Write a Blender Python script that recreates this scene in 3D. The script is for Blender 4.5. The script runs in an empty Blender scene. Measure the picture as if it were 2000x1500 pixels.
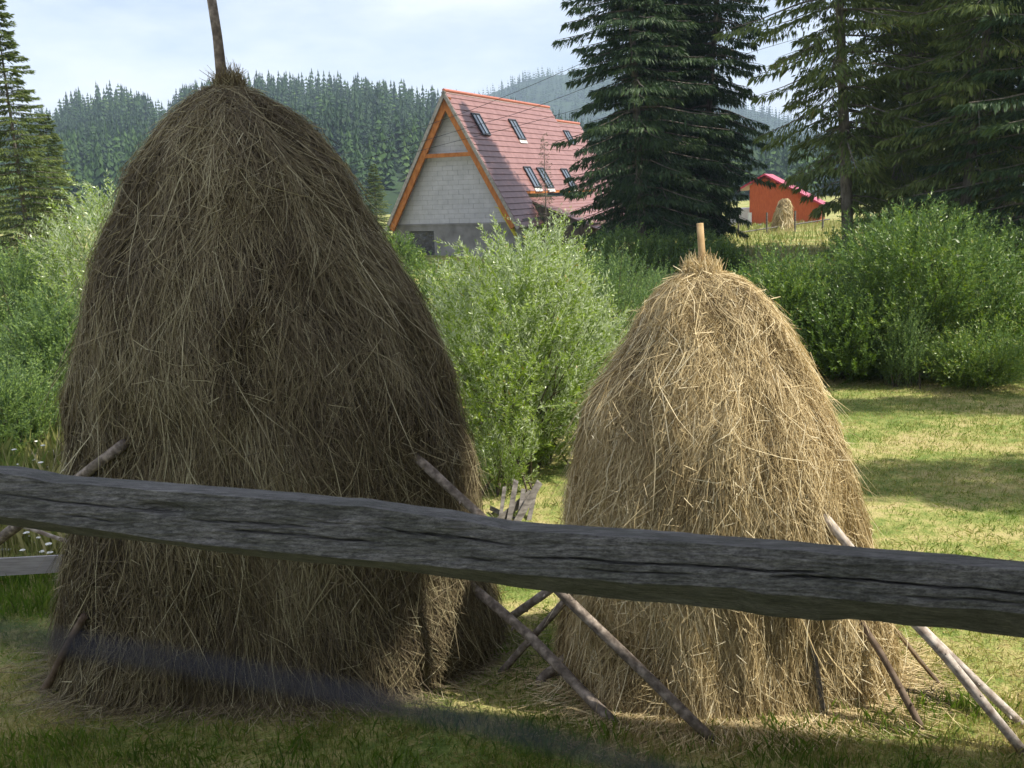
import bpy, math, random
import numpy as np
from mathutils import Matrix, Vector, Euler

rng = np.random.default_rng(7)
random.seed(7)
PI = math.pi
rad = math.radians
SC = bpy.context.scene
COL = SC.collection

# ------------------------------------------------------------------ camera
CAM_H, PITCH, ROLL, FPX = 3.9, rad(-10.8), rad(-2.0), 1944.0
cam_d = bpy.data.cameras.new('camera')
cam = bpy.data.objects.new('camera', cam_d)
COL.objects.link(cam)
cam_d.sensor_width = 36.0
cam_d.lens = 35.0
cam_d.clip_start = 0.02
cam_d.clip_end = 9000
cam_d.dof.use_dof = True
cam_d.dof.focus_distance = 8.5
cam_d.dof.aperture_fstop = 11.0
cam_d.dof.aperture_blades = 6
CR = Matrix.Rotation(PI/2 + PITCH, 4, 'X') @ Matrix.Rotation(ROLL, 4, 'Z')
cam.matrix_world = Matrix.Translation((0, 0, CAM_H)) @ CR
SC.camera = cam

# ------------------------------------------------------------------ light
SUN_AZ = math.atan2(-0.21, 0.978)          # direction towards the sun, in plan
SUN_EL = rad(56)
sdir = Vector((math.cos(SUN_AZ)*math.cos(SUN_EL), math.sin(SUN_AZ)*math.cos(SUN_EL), math.sin(SUN_EL)))
sl = bpy.data.lights.new('sun', 'SUN')
sl.energy = 5.0
sl.angle = rad(0.55)
sl.color = (1.0, 0.945, 0.83)
so = bpy.data.objects.new('sun', sl)
COL.objects.link(so)
so.rotation_euler = sdir.to_track_quat('Z', 'Y').to_euler()

world = bpy.data.worlds.new('World')
SC.world = world
world.use_nodes = True
wn, wl = world.node_tree.nodes, world.node_tree.links
wn.clear()
wout = wn.new('ShaderNodeOutputWorld')
bg = wn.new('ShaderNodeBackground')
bg.inputs['Strength'].default_value = 0.105
sky = wn.new('ShaderNodeTexSky')
sky.sky_type = 'NISHITA'
sky.sun_disc = False
sky.sun_elevation = SUN_EL
sky.sun_rotation = PI/2 - SUN_AZ
sky.altitude = 900
sky.air_density = 1.0
sky.dust_density = 1.6
sky.ozone_density = 1.2
tc = wn.new('ShaderNodeTexCoord')
mp = wn.new('ShaderNodeMapping')
mp.inputs['Scale'].default_value = (1.0, 1.0, 3.2)
mp.inputs['Location'].default_value = (0.35, 0.2, 0.1)
n1 = wn.new('ShaderNodeTexNoise')
n1.inputs['Scale'].default_value = 3.2
n1.inputs['Detail'].default_value = 7
n1.inputs['Roughness'].default_value = 0.55
cr = wn.new('ShaderNodeValToRGB')
cr.color_ramp.elements[0].position = 0.30
cr.color_ramp.elements[0].color = (0.12, 0.12, 0.12, 1)
cr.color_ramp.elements[1].position = 0.68
cr.color_ramp.elements[1].color = (0.92, 0.92, 0.92, 1)
mx = wn.new('ShaderNodeMixRGB')
mx.inputs[2].default_value = (7.9, 8.1, 8.8, 1)
wl.new(tc.outputs['Generated'], mp.inputs['Vector'])
wl.new(mp.outputs['Vector'], n1.inputs['Vector'])
wl.new(n1.outputs['Fac'], cr.inputs['Fac'])
wl.new(cr.outputs['Color'], mx.inputs[0])
wl.new(sky.outputs['Color'], mx.inputs[1])
wl.new(mx.outputs['Color'], bg.inputs['Color'])
wl.new(bg.outputs['Background'], wout.inputs['Surface'])

vs = SC.view_settings
vs.view_transform = 'Standard'
vs.look = 'None'
vs.gamma = 1
vs.exposure = 0.64
vs.use_curve_mapping = False
cy = SC.cycles
cy.use_denoising = True
cy.denoiser = 'OPENIMAGEDENOISE'
cy.denoising_input_passes = 'RGB_ALBEDO_NORMAL'
cy.max_bounces = 6
cy.diffuse_bounces = 3
cy.glossy_bounces = 2
cy.transmission_bounces = 3
cy.transparent_max_bounces = 6
cy.volume_bounces = 0
cy.caustics_reflective = False
cy.caustics_refractive = False

# ------------------------------------------------------------------ helpers
CRn = np.array(CR.to_3x3())
def ray(px, py):
    return CRn @ np.array([(px-1000)/FPX, -(py-750)/FPX, -1.0])
def P(px, py, D):                                   # point at distance D in front of the fence
    d = ray(px, py)
    return np.array([0, 0, CAM_H]) + d*(D/d[1])
def G(px, py, z=0.0):                               # point at height z
    d = ray(px, py)
    return np.array([0, 0, CAM_H]) + d*((z-CAM_H)/d[2])

def vnoise(p, seed=0):
    """value noise in -1..1 for an (N,3) array"""
    p = np.asarray(p, dtype=np.float64)
    i = np.floor(p).astype(np.int64)
    f = p - i
    f = f*f*(3-2*f)
    out = np.zeros(len(p))
    for dx in (0, 1):
        for dy in (0, 1):
            for dz in (0, 1):
                n = (i[:, 0]+dx)*374761393 + (i[:, 1]+dy)*668265263 + (i[:, 2]+dz)*2147483647 + seed*144665
                n = (n ^ (n >> 13)) * 1274126177
                n = n & 0xffffffff
                n = ((n ^ (n >> 16)) & 0xffff)/65535.0
                w = (f[:, 0] if dx else 1-f[:, 0])*(f[:, 1] if dy else 1-f[:, 1])*(f[:, 2] if dz else 1-f[:, 2])
                out += n*w
    return out*2-1
def fbm(p, o=3, seed=0):
    s, a, t = 0, 1.0, 0
    p = np.asarray(p, dtype=np.float64)
    for k in range(o):
        s = s + a*vnoise(p*(2**k)+17.3*k, seed+k)
        t += a
        a *= 0.5
    return s/t

def tag(o, label=None, cat=None, group=None, kind=None):
    if label: o['label'] = label
    if cat: o['category'] = cat
    if group: o['group'] = group
    if kind: o['kind'] = kind
    return o
def thing(name, loc, label, cat, group=None, rot=None):
    o = bpy.data.objects.new(name, None)
    o.empty_display_size = 0.3
    COL.objects.link(o)
    o.location = [float(v) for v in loc]
    if rot is not None: o.rotation_euler = rot
    return tag(o, label, cat, group)
def add(name, V, F, mat, parent=None, attrs=None, smooth=False, kind=None, label=None):
    """one mesh object; V in world space unless the parent is at the origin of a local build"""
    me = bpy.data.meshes.new(name)
    V = np.asarray(V, dtype=np.float32)
    pp = parent
    while pp is not None:
        V = V - np.array(pp.location, dtype=np.float32)
        pp = pp.parent
    if isinstance(F, np.ndarray) and F.ndim == 2:
        k = F.shape[1]
        me.vertices.add(len(V)); me.loops.add(F.size); me.polygons.add(len(F))
        me.vertices.foreach_set('co', V.ravel())
        me.loops.foreach_set('vertex_index', F.astype(np.int32).ravel())
        me.polygons.foreach_set('loop_start', np.arange(0, F.size, k, dtype=np.int32))
        me.update(calc_edges=True)
    else:
        me.from_pydata([tuple(v) for v in V.tolist()], [], [tuple(int(i) for i in f) for f in F])
    if attrs:
        for an, av in attrs.items():
            a = me.attributes.new(an, 'FLOAT', 'POINT')
            a.data.foreach_set('value', np.asarray(av, dtype=np.float32))
    if smooth:
        me.polygons.foreach_set('use_smooth', np.ones(len(me.polygons), dtype=bool))
    if mat: me.materials.append(mat)
    me.validate()
    o = bpy.data.objects.new(name, me)
    COL.objects.link(o)
    if parent is not None:
        o.parent = parent
    if kind: o['kind'] = kind
    if label: o['label'] = label
    return o
def add_l(name, V, F, mat, parent, **k):            # same, vertices already local to the parent
    V = np.asarray(V, dtype=np.float32) + np.array(parent.location, dtype=np.float32)
    return add(name, V, F, mat, parent, **k)
def clone(root, loc, rot, scale=1.0, label=None, name=None):
    r = root.copy(); COL.objects.link(r)
    r.location = loc; r.rotation_euler = rot
    r.scale = (scale,)*3 if not hasattr(scale, '__len__') else scale
    if label: r['label'] = label
    for ch in root.children:
        c = ch.copy(); COL.objects.link(c); c.parent = r
    return r

BOXF = [(0, 3, 2, 1), (4, 5, 6, 7), (0, 1, 5, 4), (1, 2, 6, 5), (2, 3, 7, 6), (3, 0, 4, 7)]
def boxv(x0, x1, y0, y1, z0, z1):
    return np.array([(x0, y0, z0), (x1, y0, z0), (x1, y1, z0), (x0, y1, z0), (x0, y0, z1), (x1, y0, z1), (x1, y1, z1), (x0, y1, z1)], float)
def tube(pts, radii, n=8, wob=0.0, seed=0, cap=True):
    pts = np.asarray(pts, float); m = len(pts)
    radii = np.broadcast_to(np.asarray(radii, float), (m,))
    T = np.gradient(pts, axis=0); T /= np.linalg.norm(T, axis=1)[:, None]+1e-9
    up = np.array([0, 0, 1.0]) if abs(T[0, 2]) < 0.9 else np.array([1.0, 0, 0])
    A = np.cross(T, up); A /= np.linalg.norm(A, axis=1)[:, None]
    B = np.cross(T, A)
    a = np.arange(n)*2*PI/n
    V = pts[:, None, :] + (A[:, None, :]*np.cos(a)[None, :, None] + B[:, None, :]*np.sin(a)[None, :, None])*radii[:, None, None]
    V = V.reshape(-1, 3)
    if wob:
        ctr = np.repeat(pts, n, axis=0)
        V = ctr + (V-ctr)*(1+wob*fbm(V*9+seed, 2, seed))[:, None]
    F = []
    for i in range(m-1):
        for j in range(n):
            F.append((i*n+j, i*n+(j+1) % n, (i+1)*n+(j+1) % n, (i+1)*n+j))
    if cap:
        F.append(tuple(range(n))[::-1]); F.append(tuple(range((m-1)*n, m*n)))
    return V, F
def merge(parts):
    V, F, o = [], [], 0
    for v, f in parts:
        V.append(np.asarray(v, float)); F += [tuple(i+o for i in q) for q in f]; o += len(v)
    return np.concatenate(V), F

# ------------------------------------------------------------------ materials
def mat(name, build):
    m = bpy.data.materials.new(name); m.use_nodes = True
    n, l = m.node_tree.nodes, m.node_tree.links
    n.clear()
    out = n.new('ShaderNodeOutputMaterial')
    build(n, l, out)
    return m
def ramp(n, stops, interp='LINEAR'):
    r = n.new('ShaderNodeValToRGB'); e = r.color_ramp.elements
    r.color_ramp.interpolation = interp
    while len(e) < len(stops): e.new(0.5)
    for i, (p, c) in enumerate(stops):
        e[i].position = p; e[i].color = (*c, 1) if len(c) == 3 else c
    return r
def princ(n, rough=0.8, spec=0.3):
    b = n.new('ShaderNodeBsdfPrincipled')
    b.inputs['Roughness'].default_value = rough
    b.inputs['Specular IOR Level'].default_value = spec
    return b
def bump(n, l, h, strength, dist, b):
    k = n.new('ShaderNodeBump'); k.inputs['Strength'].default_value = strength; k.inputs['Distance'].default_value = dist
    l.new(h, k.inputs['Height']); l.new(k.outputs['Normal'], b.inputs['Normal'])
def noise(n, l, scale, detail=5, vec=None, rough=0.55, stretch=None, coord='Object'):
    t = n.new('ShaderNodeTexNoise'); t.inputs['Scale'].default_value = scale; t.inputs['Detail'].default_value = detail
    t.inputs['Roughness'].default_value = rough
    c = n.new('ShaderNodeTexCoord')
    if stretch:
        m = n.new('ShaderNodeMapping'); m.inputs['Scale'].default_value = stretch
        l.new(c.outputs[coord], m.inputs['Vector']); l.new(m.outputs['Vector'], t.inputs['Vector'])
    else:
        l.new(c.outputs[coord], t.inputs['Vector'])
    return t
def m_attr(name, stops, rough=0.75, spec=0.3, trans=0.0, back=None, tcol=1.3):
    def b(n, l, out):
        a = n.new('ShaderNodeAttribute'); a.attribute_name = 'rnd'
        r = ramp(n, stops); l.new(a.outputs['Fac'], r.inputs['Fac'])
        col = r.outputs['Color']
        if back:
            g = n.new('ShaderNodeNewGeometry'); x = n.new('ShaderNodeMixRGB')
            l.new(g.outputs['Backfacing'], x.inputs[0]); l.new(col, x.inputs[1]); x.inputs[2].default_value = (*back, 1)
            col = x.outputs['Color']
        p = princ(n, rough, spec); l.new(col, p.inputs['Base Color'])
        if trans:
            t = n.new('ShaderNodeBsdfTranslucent'); mxs = n.new('ShaderNodeMixShader'); mxs.inputs[0].default_value = trans
            hs = n.new('ShaderNodeHueSaturation'); hs.inputs['Value'].default_value = tcol; hs.inputs['Saturation'].default_value = 1.15
            l.new(col, hs.inputs['Color']); l.new(hs.outputs['Color'], t.inputs['Color'])
            l.new(p.outputs[0], mxs.inputs[1]); l.new(t.outputs[0], mxs.inputs[2]); l.new(mxs.outputs[0], out.inputs['Surface'])
        else:
            l.new(p.outputs[0], out.inputs['Surface'])
    return mat(name, b)
def m_noise(name, c1, c2, scale=5, stretch=None, rough=0.85, spec=0.2, bs=0.4, bd=0.01, lo=0.35, hi=0.65, detail=6, c3=None, coord='Object'):
    def b(n, l, out):
        t = noise(n, l, scale, detail, stretch=stretch, coord=coord)
        st = [(lo, c1), (hi, c2)] if c3 is None else [(lo, c1), ((lo+hi)/2, c2), (hi, c3)]
        r = ramp(n, st); l.new(t.outputs['Fac'], r.inputs['Fac'])
        p = princ(n, rough, spec); l.new(r.outputs['Color'], p.inputs['Base Color'])
        if bs: bump(n, l, t.outputs['Fac'], bs, bd, p)
        l.new(p.outputs[0], out.inputs['Surface'])
    return mat(name, b)

M = {}
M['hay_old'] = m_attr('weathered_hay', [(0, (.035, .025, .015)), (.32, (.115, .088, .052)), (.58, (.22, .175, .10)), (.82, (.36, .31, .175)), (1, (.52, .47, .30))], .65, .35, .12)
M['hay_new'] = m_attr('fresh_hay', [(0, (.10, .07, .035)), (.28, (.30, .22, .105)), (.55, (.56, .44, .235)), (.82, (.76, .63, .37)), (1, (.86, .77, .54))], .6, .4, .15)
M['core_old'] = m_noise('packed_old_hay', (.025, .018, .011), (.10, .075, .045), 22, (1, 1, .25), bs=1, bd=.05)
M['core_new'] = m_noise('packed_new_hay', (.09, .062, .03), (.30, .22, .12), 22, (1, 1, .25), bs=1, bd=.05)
M['willow'] = m_attr('willow_leaf', [(0, (.08, .135, .022)), (.45, (.20, .29, .045)), (.8, (.31, .41, .07)), (.96, (.34, .41, .12)), (1, (.38, .27, .07))], .35, .7, .38, back=(.52, .58, .40))
M['bushleaf'] = m_attr('shrub_leaf', [(0, (.045, .09, .015)), (.5, (.145, .225, .032)), (.85, (.25, .33, .052)), (1, (.34, .34, .09))], .42, .5, .32, back=(.13, .21, .08))
M['bushblue'] = m_attr('osier_leaf', [(0, (.055, .11, .03)), (.5, (.155, .24, .052)), (1, (.25, .34, .08))], .5, .4, .3, back=(.16, .24, .12))
M['needle'] = m_attr('spruce_needle', [(0, (.013, .032, .015)), (.5, (.038, .074, .026)), (.85, (.085, .135, .040)), (1, (.15, .17, .06))], .6, .3, .18)
M['needle_olive'] = m_attr('sunlit_olive_needle', [(0, (.03, .048, .016)), (.5, (.105, .145, .038)), (.85, (.20, .235, .065)), (1, (.25, .20, .10))], .6, .3, .25)  # sunlit olive worked into the colour, lighter than the plain spruce needles
M['forest'] = m_attr('forest_foliage', [(0, (.012, .032, .010)), (.5, (.028, .062, .016)), (.8, (.052, .10, .023)), (1, (.09, .145, .034))], .7, .2, .1)
M['grassblade'] = m_attr('grass_blade', [(0, (.085, .15, .028)), (.35, (.15, .23, .042)), (.60, (.27, .30, .085)), (.84, (.46, .40, .19)), (1, (.58, .50, .29))], .6, .25, .42)
M['meadow'] = m_attr('meadow_grass', [(0, (.09, .17, .03)), (.45, (.20, .26, .07)), (.75, (.34, .32, .12)), (1, (.50, .44, .24))], .6, .3, .3)
M['bark'] = m_noise('spruce_bark', (.085, .07, .058), (.21, .185, .16), 9, (1, 1, .35), bs=.8, bd=.03)
M['twigwood'] = m_noise('twig_wood', (.06, .05, .04), (.15, .12, .09), 12)
M['pole_grey'] = m_noise('weathered_pole_wood', (.11, .088, .072), (.20, .165, .135), 17, (1, 1, 1), bs=.8, bd=.008, c3=(.36, .30, .25))
M['pole_pale'] = m_noise('pale_peeled_pole_wood', (.24, .19, .155), (.56, .50, .44), 16, bs=.6, bd=.006)
M['pole_brown'] = m_noise('brown_bark_pole_wood', (.10, .07, .05), (.22, .165, .12), 9, bs=.6, bd=.006)
M['board'] = m_noise('silver_grey_board', (.27, .25, .25), (.40, .375, .375), 6, (.6, 6, 6), bs=.4, bd=.004)
M['oldfence'] = m_noise('bleached_fence_wood', (.08, .072, .065), (.22, .20, .18), 8, (1, 1, 3), bs=.7, bd=.01)
M['cutwood'] = m_noise('cut_pole_wood', (.38, .25, .12), (.55, .40, .22), 14)
M['block'] = m_noise('aerated_block', (.46, .455, .48), (.54, .53, .56), 2.2, bs=.3, bd=.006)
M['mortar'] = m_noise('mortar', (.26, .255, .26), (.33, .325, .33), 9)
M['render'] = m_noise('grey_cement_render', (.17, .16, .155), (.36, .35, .34), 1.1, bs=.3, bd=.01, lo=.3, hi=.7)
M['orangewood'] = m_noise('orange_stained_timber', (.36, .12, .03), (.55, .21, .06), 7, (1, 1, .4), rough=.6)
M['verge'] = m_noise('unpainted_verge_board', (.26, .235, .215), (.42, .39, .36), 7)
M['tile'] = m_noise('red_brown_metal_tile', (.215, .105, .095), (.285, .15, .135), 2.5, rough=.42, spec=.5, bs=.15, bd=.004)
M['ridgecap'] = m_noise('red_ridge_cap', (.42, .13, .08), (.5, .17, .11), 3, rough=.45, spec=.5)
M['darkframe'] = m_noise('dark_window_frame', (.035, .035, .04), (.06, .06, .065), 6, rough=.4, bs=0)
M['lead'] = m_noise('pale_flashing', (.5, .48, .46), (.62, .6, .58), 6, rough=.5)
M['yellow'] = m_noise('yellow_plastic', (.62, .52, .03), (.75, .66, .07), 6, rough=.35, spec=.5)
M['orangewall'] = m_noise('orange_wall_boards', (.46, .095, .035), (.57, .14, .05), 3, (6, 1, 1), rough=.6)
M['pinkroof'] = m_noise('bright_red_sheet_roof', (.40, .03, .06), (.50, .045, .09), 4, rough=.35, spec=.6)
M['white'] = m_noise('white_paint', (.70, .70, .70), (.80, .80, .80), 5, rough=.6)
M['cable'] = m_noise('black_cable', (.05, .05, .055), (.08, .08, .085), 9, bs=0)
M['cord'] = m_noise('dark_blue_cord', (.035, .038, .055), (.06, .065, .09), 60, bs=0)
M['umbel'] = m_noise('yarrow_flower_white', (.62, .62, .55), (.80, .80, .76), 60)
M['stem'] = m_noise('flower_stem', (.10, .14, .04), (.2, .22, .08), 20)
M['dung'] = m_noise('dark_dry_brush', (.05, .04, .03), (.14, .11, .08), 30)
M['plank_dark'] = m_noise('dark_barn_board', (.09, .07, .055), (.19, .155, .125), 4, (1, 1, .2))

def b_glass(n, l, out):
    p = princ(n, .08, .6); p.inputs['Base Color'].default_value = (.16, .20, .25, 1); p.inputs['Metallic'].default_value = .35
    l.new(p.outputs[0], out.inputs['Surface'])
M['glass'] = mat('skylight_glass', b_glass)
def b_foil(n, l, out):
    t = noise(n, l, 5, 5); r = ramp(n, [(.35, (.02, .02, .028)), (.62, (.06, .06, .075)), (.75, (.16, .16, .18))]); l.new(t.outputs['Fac'], r.inputs['Fac'])
    p = princ(n, .25, .6); l.new(r.outputs['Color'], p.inputs['Base Color']); bump(n, l, t.outputs['Fac'], .8, .05, p)
    l.new(p.outputs[0], out.inputs['Surface'])
M['foil'] = mat('plastic_foil', b_foil)

def b_ground(n, l, out):
    g = n.new('ShaderNodeNewGeometry')
    def ns(s, d, stretch=None):
        t = n.new('ShaderNodeTexNoise'); t.inputs['Scale'].default_value = s; t.inputs['Detail'].default_value = d
        if stretch:
            m = n.new('ShaderNodeMapping'); m.inputs['Scale'].default_value = stretch
            l.new(g.outputs['Position'], m.inputs['Vector']); l.new(m.outputs['Vector'], t.inputs['Vector'])
        else: l.new(g.outputs['Position'], t.inputs['Vector'])
        return t
    a = ns(.55, 4, (1, 1.6, 1)); bb = ns(5.5, 5); c = ns(38, 3)
    m1 = n.new('ShaderNodeMath'); m1.operation = 'MULTIPLY_ADD'; l.new(bb.outputs['Fac'], m1.inputs[0]); m1.inputs[1].default_value = .7; l.new(a.outputs['Fac'], m1.inputs[2])
    m2 = n.new('ShaderNodeMath'); m2.operation = 'MULTIPLY_ADD'; l.new(c.outputs['Fac'], m2.inputs[0]); m2.inputs[1].default_value = .45; l.new(m1.outputs[0], m2.inputs[2])
    r = ramp(n, [(.0, (.09, .14, .03)), (.25, (.14, .19, .045)), (.48, (.25, .265, .08)), (.70, (.38, .33, .14)), (1, (.44, .36, .19))])
    mr = n.new('ShaderNodeMapRange'); mr.inputs['From Min'].default_value = .75; mr.inputs['From Max'].default_value = 1.4
    l.new(m2.outputs[0], mr.inputs['Value']); l.new(mr.outputs[0], r.inputs['Fac'])
    p = princ(n, .9, .15); l.new(r.outputs['Color'], p.inputs['Base Color'])
    bump(n, l, c.outputs['Fac'], .8, .04, p)
    l.new(p.outputs[0], out.inputs['Surface'])
M['ground'] = mat('mown_meadow', b_ground)
M['hillsoil'] = m_noise('forest_floor', (.012, .028, .012), (.03, .055, .02), .03, coord='Object')

def b_rail(n, l, out):
    t1 = noise(n, l, 3.0, 8, stretch=(2.6, 60, 60), rough=.7)
    t2 = noise(n, l, 7.0, 6, stretch=(1, 2.2, 2.2))
    r = ramp(n, [(.28, (.028, .027, .026)), (.44, (.11, .107, .104)), (.60, (.22, .215, .207)), (.76, (.38, .37, .35))]); l.new(t1.outputs['Fac'], r.inputs['Fac'])
    r2 = ramp(n, [(.38, (.62, .64, .60)), (.62, (1.0, 1.0, 1.0))]); l.new(t2.outputs['Fac'], r2.inputs['Fac'])
    mm = n.new('ShaderNodeMixRGB'); mm.blend_type = 'MULTIPLY'; mm.inputs[0].default_value = 1
    l.new(r.outputs['Color'], mm.inputs[1]); l.new(r2.outputs['Color'], mm.inputs[2])
    t3 = noise(n, l, 5.0, 4, stretch=(3.5, 170, 170), rough=.6)
    r3 = ramp(n, [(.36, (.35, .34, .33)), (.50, (1, 1, 1)), (.7, (1.25, 1.24, 1.2))]); l.new(t3.outputs['Fac'], r3.inputs['Fac'])
    m3 = n.new('ShaderNodeMixRGB'); m3.blend_type = 'MULTIPLY'; m3.inputs[0].default_value = .85
    l.new(mm.outputs['Color'], m3.inputs[1]); l.new(r3.outputs['Color'], m3.inputs[2])
    p = princ(n, .75, .3); l.new(m3.outputs['Color'], p.inputs['Base Color'])
    bump(n, l, t1.outputs['Fac'], .8, .004, p); l.new(p.outputs[0], out.inputs['Surface'])
M['rail'] = mat('weathered_grey_beam', b_rail)

# ------------------------------------------------------------------ ground and hills
PROF_Y = [-60, 2.2, 5.0, 6, 18, 24, 60, 80, 120, 200, 3500]
PROF_Z = [2.3, 2.3, 0.05, 0, 0, .12, 1.0, 1.05, 1.0, 1.0, 1.0]
def gz(x, y):
    x = np.asarray(x, float); y = np.asarray(y, float)
    z = np.interp(y, PROF_Y, PROF_Z)
    w = np.clip((y-6)/10, 0, 1)
    z = z + w*.10*np.sin(x*.35+1)*np.sin(y*.22) + .00*x
    z = z + np.clip((np.abs(x)-60)/400, 0, 1)*0
    return z
def grid(xs, ys, zf):
    X, Y = np.meshgrid(xs, ys)
    Z = zf(X, Y)
    V = np.stack([X, Y, Z], -1).reshape(-1, 3)
    nx, ny = len(xs), len(ys)
    i = np.arange((ny-1)*(nx-1)); r, c = i//(nx-1), i % (nx-1)
    a = r*nx+c
    return V, np.stack([a, a+1, a+nx+1, a+nx], 1)
xs = np.concatenate([-np.geomspace(2600, 14, 26), np.linspace(-13, 13, 66), np.geomspace(14, 2600, 26)])
ys = np.concatenate([np.linspace(-60, 0, 13), np.linspace(1, 26, 76), np.geomspace(27, 3400, 46)])
V, F = grid(xs, ys, gz)
tag(add('ground', V, F, M['ground'], smooth=True), 'mown grass meadow sloping gently up to the hedge and trees', kind='structure')

def skyline(pts, D, minus):
    u, z = [], []
    for px, py in pts:
        q = P(px, py, D); u.append(q[0]/q[1]); z.append(q[2]-minus)
    return np.array(u), np.array(z)
RU, RZ = skyline([(-900, 330), (-400, 300), (0, 230), (100, 205), (150, 186), (240, 172), (290, 188), (322, 212), (345, 172), (440, 155), (560, 150), (700, 158), (800, 170), (900, 182), (1000, 196), (1100, 225), (1200, 250), (1400, 270), (1900, 300), (2400, 330)], 520, 9)
def hill1(X, Y):
    u = X/Y
    top = np.interp(u, RU, RZ)
    t = np.clip((Y-180)/(520-180), 0, 1)
    s = t**1.15
    z = 0.5+(top-0.5)*s
    z = z + 5*np.sin(X*.028+Y*.01)*t*(1-t)*2 + 3*np.sin(X*.09)*t*(1-t)
    back = np.clip((Y-520)/260, 0, 1)
    return z*(1-back)**1.0 + back*-5
R2U, R2Z = skyline([(300, 260), (860, 200), (940, 168), (1000, 142), (1050, 127), (1100, 121), (1150, 124), (1300, 144), (1440, 186), (1500, 200), (1600, 240), (2000, 280), (2600, 300)], 1350, 14)
def hill2(X, Y):
    top = np.interp(X/Y, R2U, R2Z)
    t = np.clip((Y-800)/(550), 0, 1)
    back = np.clip((Y-1350)/500, 0, 1)
    return (-4+(top+4)*t**1.1)*(1-back)+back*-5
us = np.linspace(-1.1, .9, 90)
def hill_mesh(hf, y0, y1, ny, u0, u1, nu):
    U, Y = np.meshgrid(np.linspace(u0, u1, nu), np.linspace(y0, y1, ny))
    X = U*Y
    V = np.stack([X, Y, hf(X, Y)], -1).reshape(-1, 3)
    i = np.arange((ny-1)*(nu-1)); r, c = i//(nu-1), i % (nu-1); a = r*nu+c
    return V, np.stack([a, a+1, a+nu+1, a+nu], 1)
V, F = hill_mesh(hill1, 179, 785, 40, -1.1, .9, 90)
tag(add('forest_hill', V, F, M['hillsoil'], smooth=True), 'dark hillside under the spruce forest behind the house', kind='structure')
V, F = hill_mesh(hill2, 799, 1855, 30, -.7, .9, 70)
tag(add('far_hill', V, F, M['hillsoil'], smooth=True), 'bluish far hill rising behind the nearer forest', kind='structure')

def forest(name, label, hf, n, y0, y1, u0, u1, hmin, hmax, layers, br, seed, broad=.12):
    r = np.random.default_rng(seed)
    Y = np.sqrt(r.uniform(y0**2, y1**2, n)); U = r.uniform(u0, u1, n); X = U*Y
    Z = hf(X, Y)
    H = r.uniform(hmin, hmax, n)*(1+.25*vnoise(np.stack([X/40, Y/40, X*0], 1), 3))
    B = r.random(n) < broad + .25*vnoise(np.stack([X/60, Y/60, X*0+5], 1), 8)
    tone = np.clip(.36+.28*vnoise(np.stack([X/25, Y/25, X*0], 1), 9)+r.normal(0, .14, n)+B*.3, 0, 1)
    Vs, Fs, A = [], [], []
    L = layers
    # whorls of drooping kite faces
    lay = np.arange(L)/L
    for k in range(L):
        f = lay[k]
        for j in range(br):
            ang = (j+.5*(k % 2))*2*PI/br + r.uniform(-.4, .4, n)
            rr = np.where(B, (.13)*H*np.sqrt(np.clip(1-(f*1.6-.6)**2, .02, 1)), .165*H*(1-f)**.85+.25)*r.uniform(.75, 1.25, n)
            zt = Z + H*np.where(B, .18+f*.75, .08+f*.88)
            drop = np.where(B, -.02, .075)*H
            ca, sa = np.cos(ang), np.sin(ang)
            top = np.stack([X, Y, zt+.085*H], 1)
            tip = np.stack([X+ca*rr, Y+sa*rr, zt-drop], 1)
            w = rr*(PI/br)*.85
            l_ = np.stack([X+ca*rr*.6-sa*w, Y+sa*rr*.6+ca*w, zt-drop*.3], 1)
            r_ = np.stack([X+ca*rr*.6+sa*w, Y+sa*rr*.6-ca*w, zt-drop*.3], 1)
            Vs.append(np.stack([top, r_, tip, l_], 1))
            t = np.clip(tone+r.normal(0, .06, n), 0, 1)
            A.append(np.repeat(t, 4).reshape(n, 4))
    V = np.concatenate(Vs).reshape(-1, 3); A = np.concatenate(A).reshape(-1)
    F = np.arange(len(V)).reshape(-1, 4)
    # leading shoots
    tip = np.stack([np.stack([X-.3, Y, Z+H*.88], 1), np.stack([X+.3, Y, Z+H*.88], 1), np.stack([X, Y, Z+H*1.0], 1), np.stack([X-.05, Y+.1, Z+H*.96], 1)], 1).reshape(-1, 3)
    F = np.concatenate([F, np.arange(len(tip)).reshape(-1, 4)+len(V)])
    V = np.concatenate([V, tip]); A = np.concatenate([A, np.repeat(tone, 4)])
    return tag(add(name, V, F, M['forest'], attrs={'rnd': A}), label, 'forest', kind='stuff')
forest('hillside_forest', 'dense dark spruce forest covering the hillside behind the house', hill1, 5200, 200, 545, -.62, .42, 7, 13, 6, 5, 11, .2)
forest('far_forest', 'hazy bluish forest on the far hill', hill2, 2600, 1000, 1380, -.16, .42, 9, 15, 4, 4, 12, .05)

# haze: one closed box of even air
def b_haze(n, l, out):
    v = n.new('ShaderNodeVolumePrincipled')
    v.inputs['Color'].default_value = (.62, .78, 1.0, 1)
    v.inputs['Density'].default_value = .00036
    v.inputs['Anisotropy'].default_value = 0.0
    l.new(v.outputs['Volume'], out.inputs['Volume'])
HZ = mat('hazy_air', b_haze)
tag(add('haze', boxv(-2650, 2650, -70, 3450, -8, 190), BOXF, HZ), 'thin bluish summer haze in the air over the valley', kind='stuff')

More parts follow.
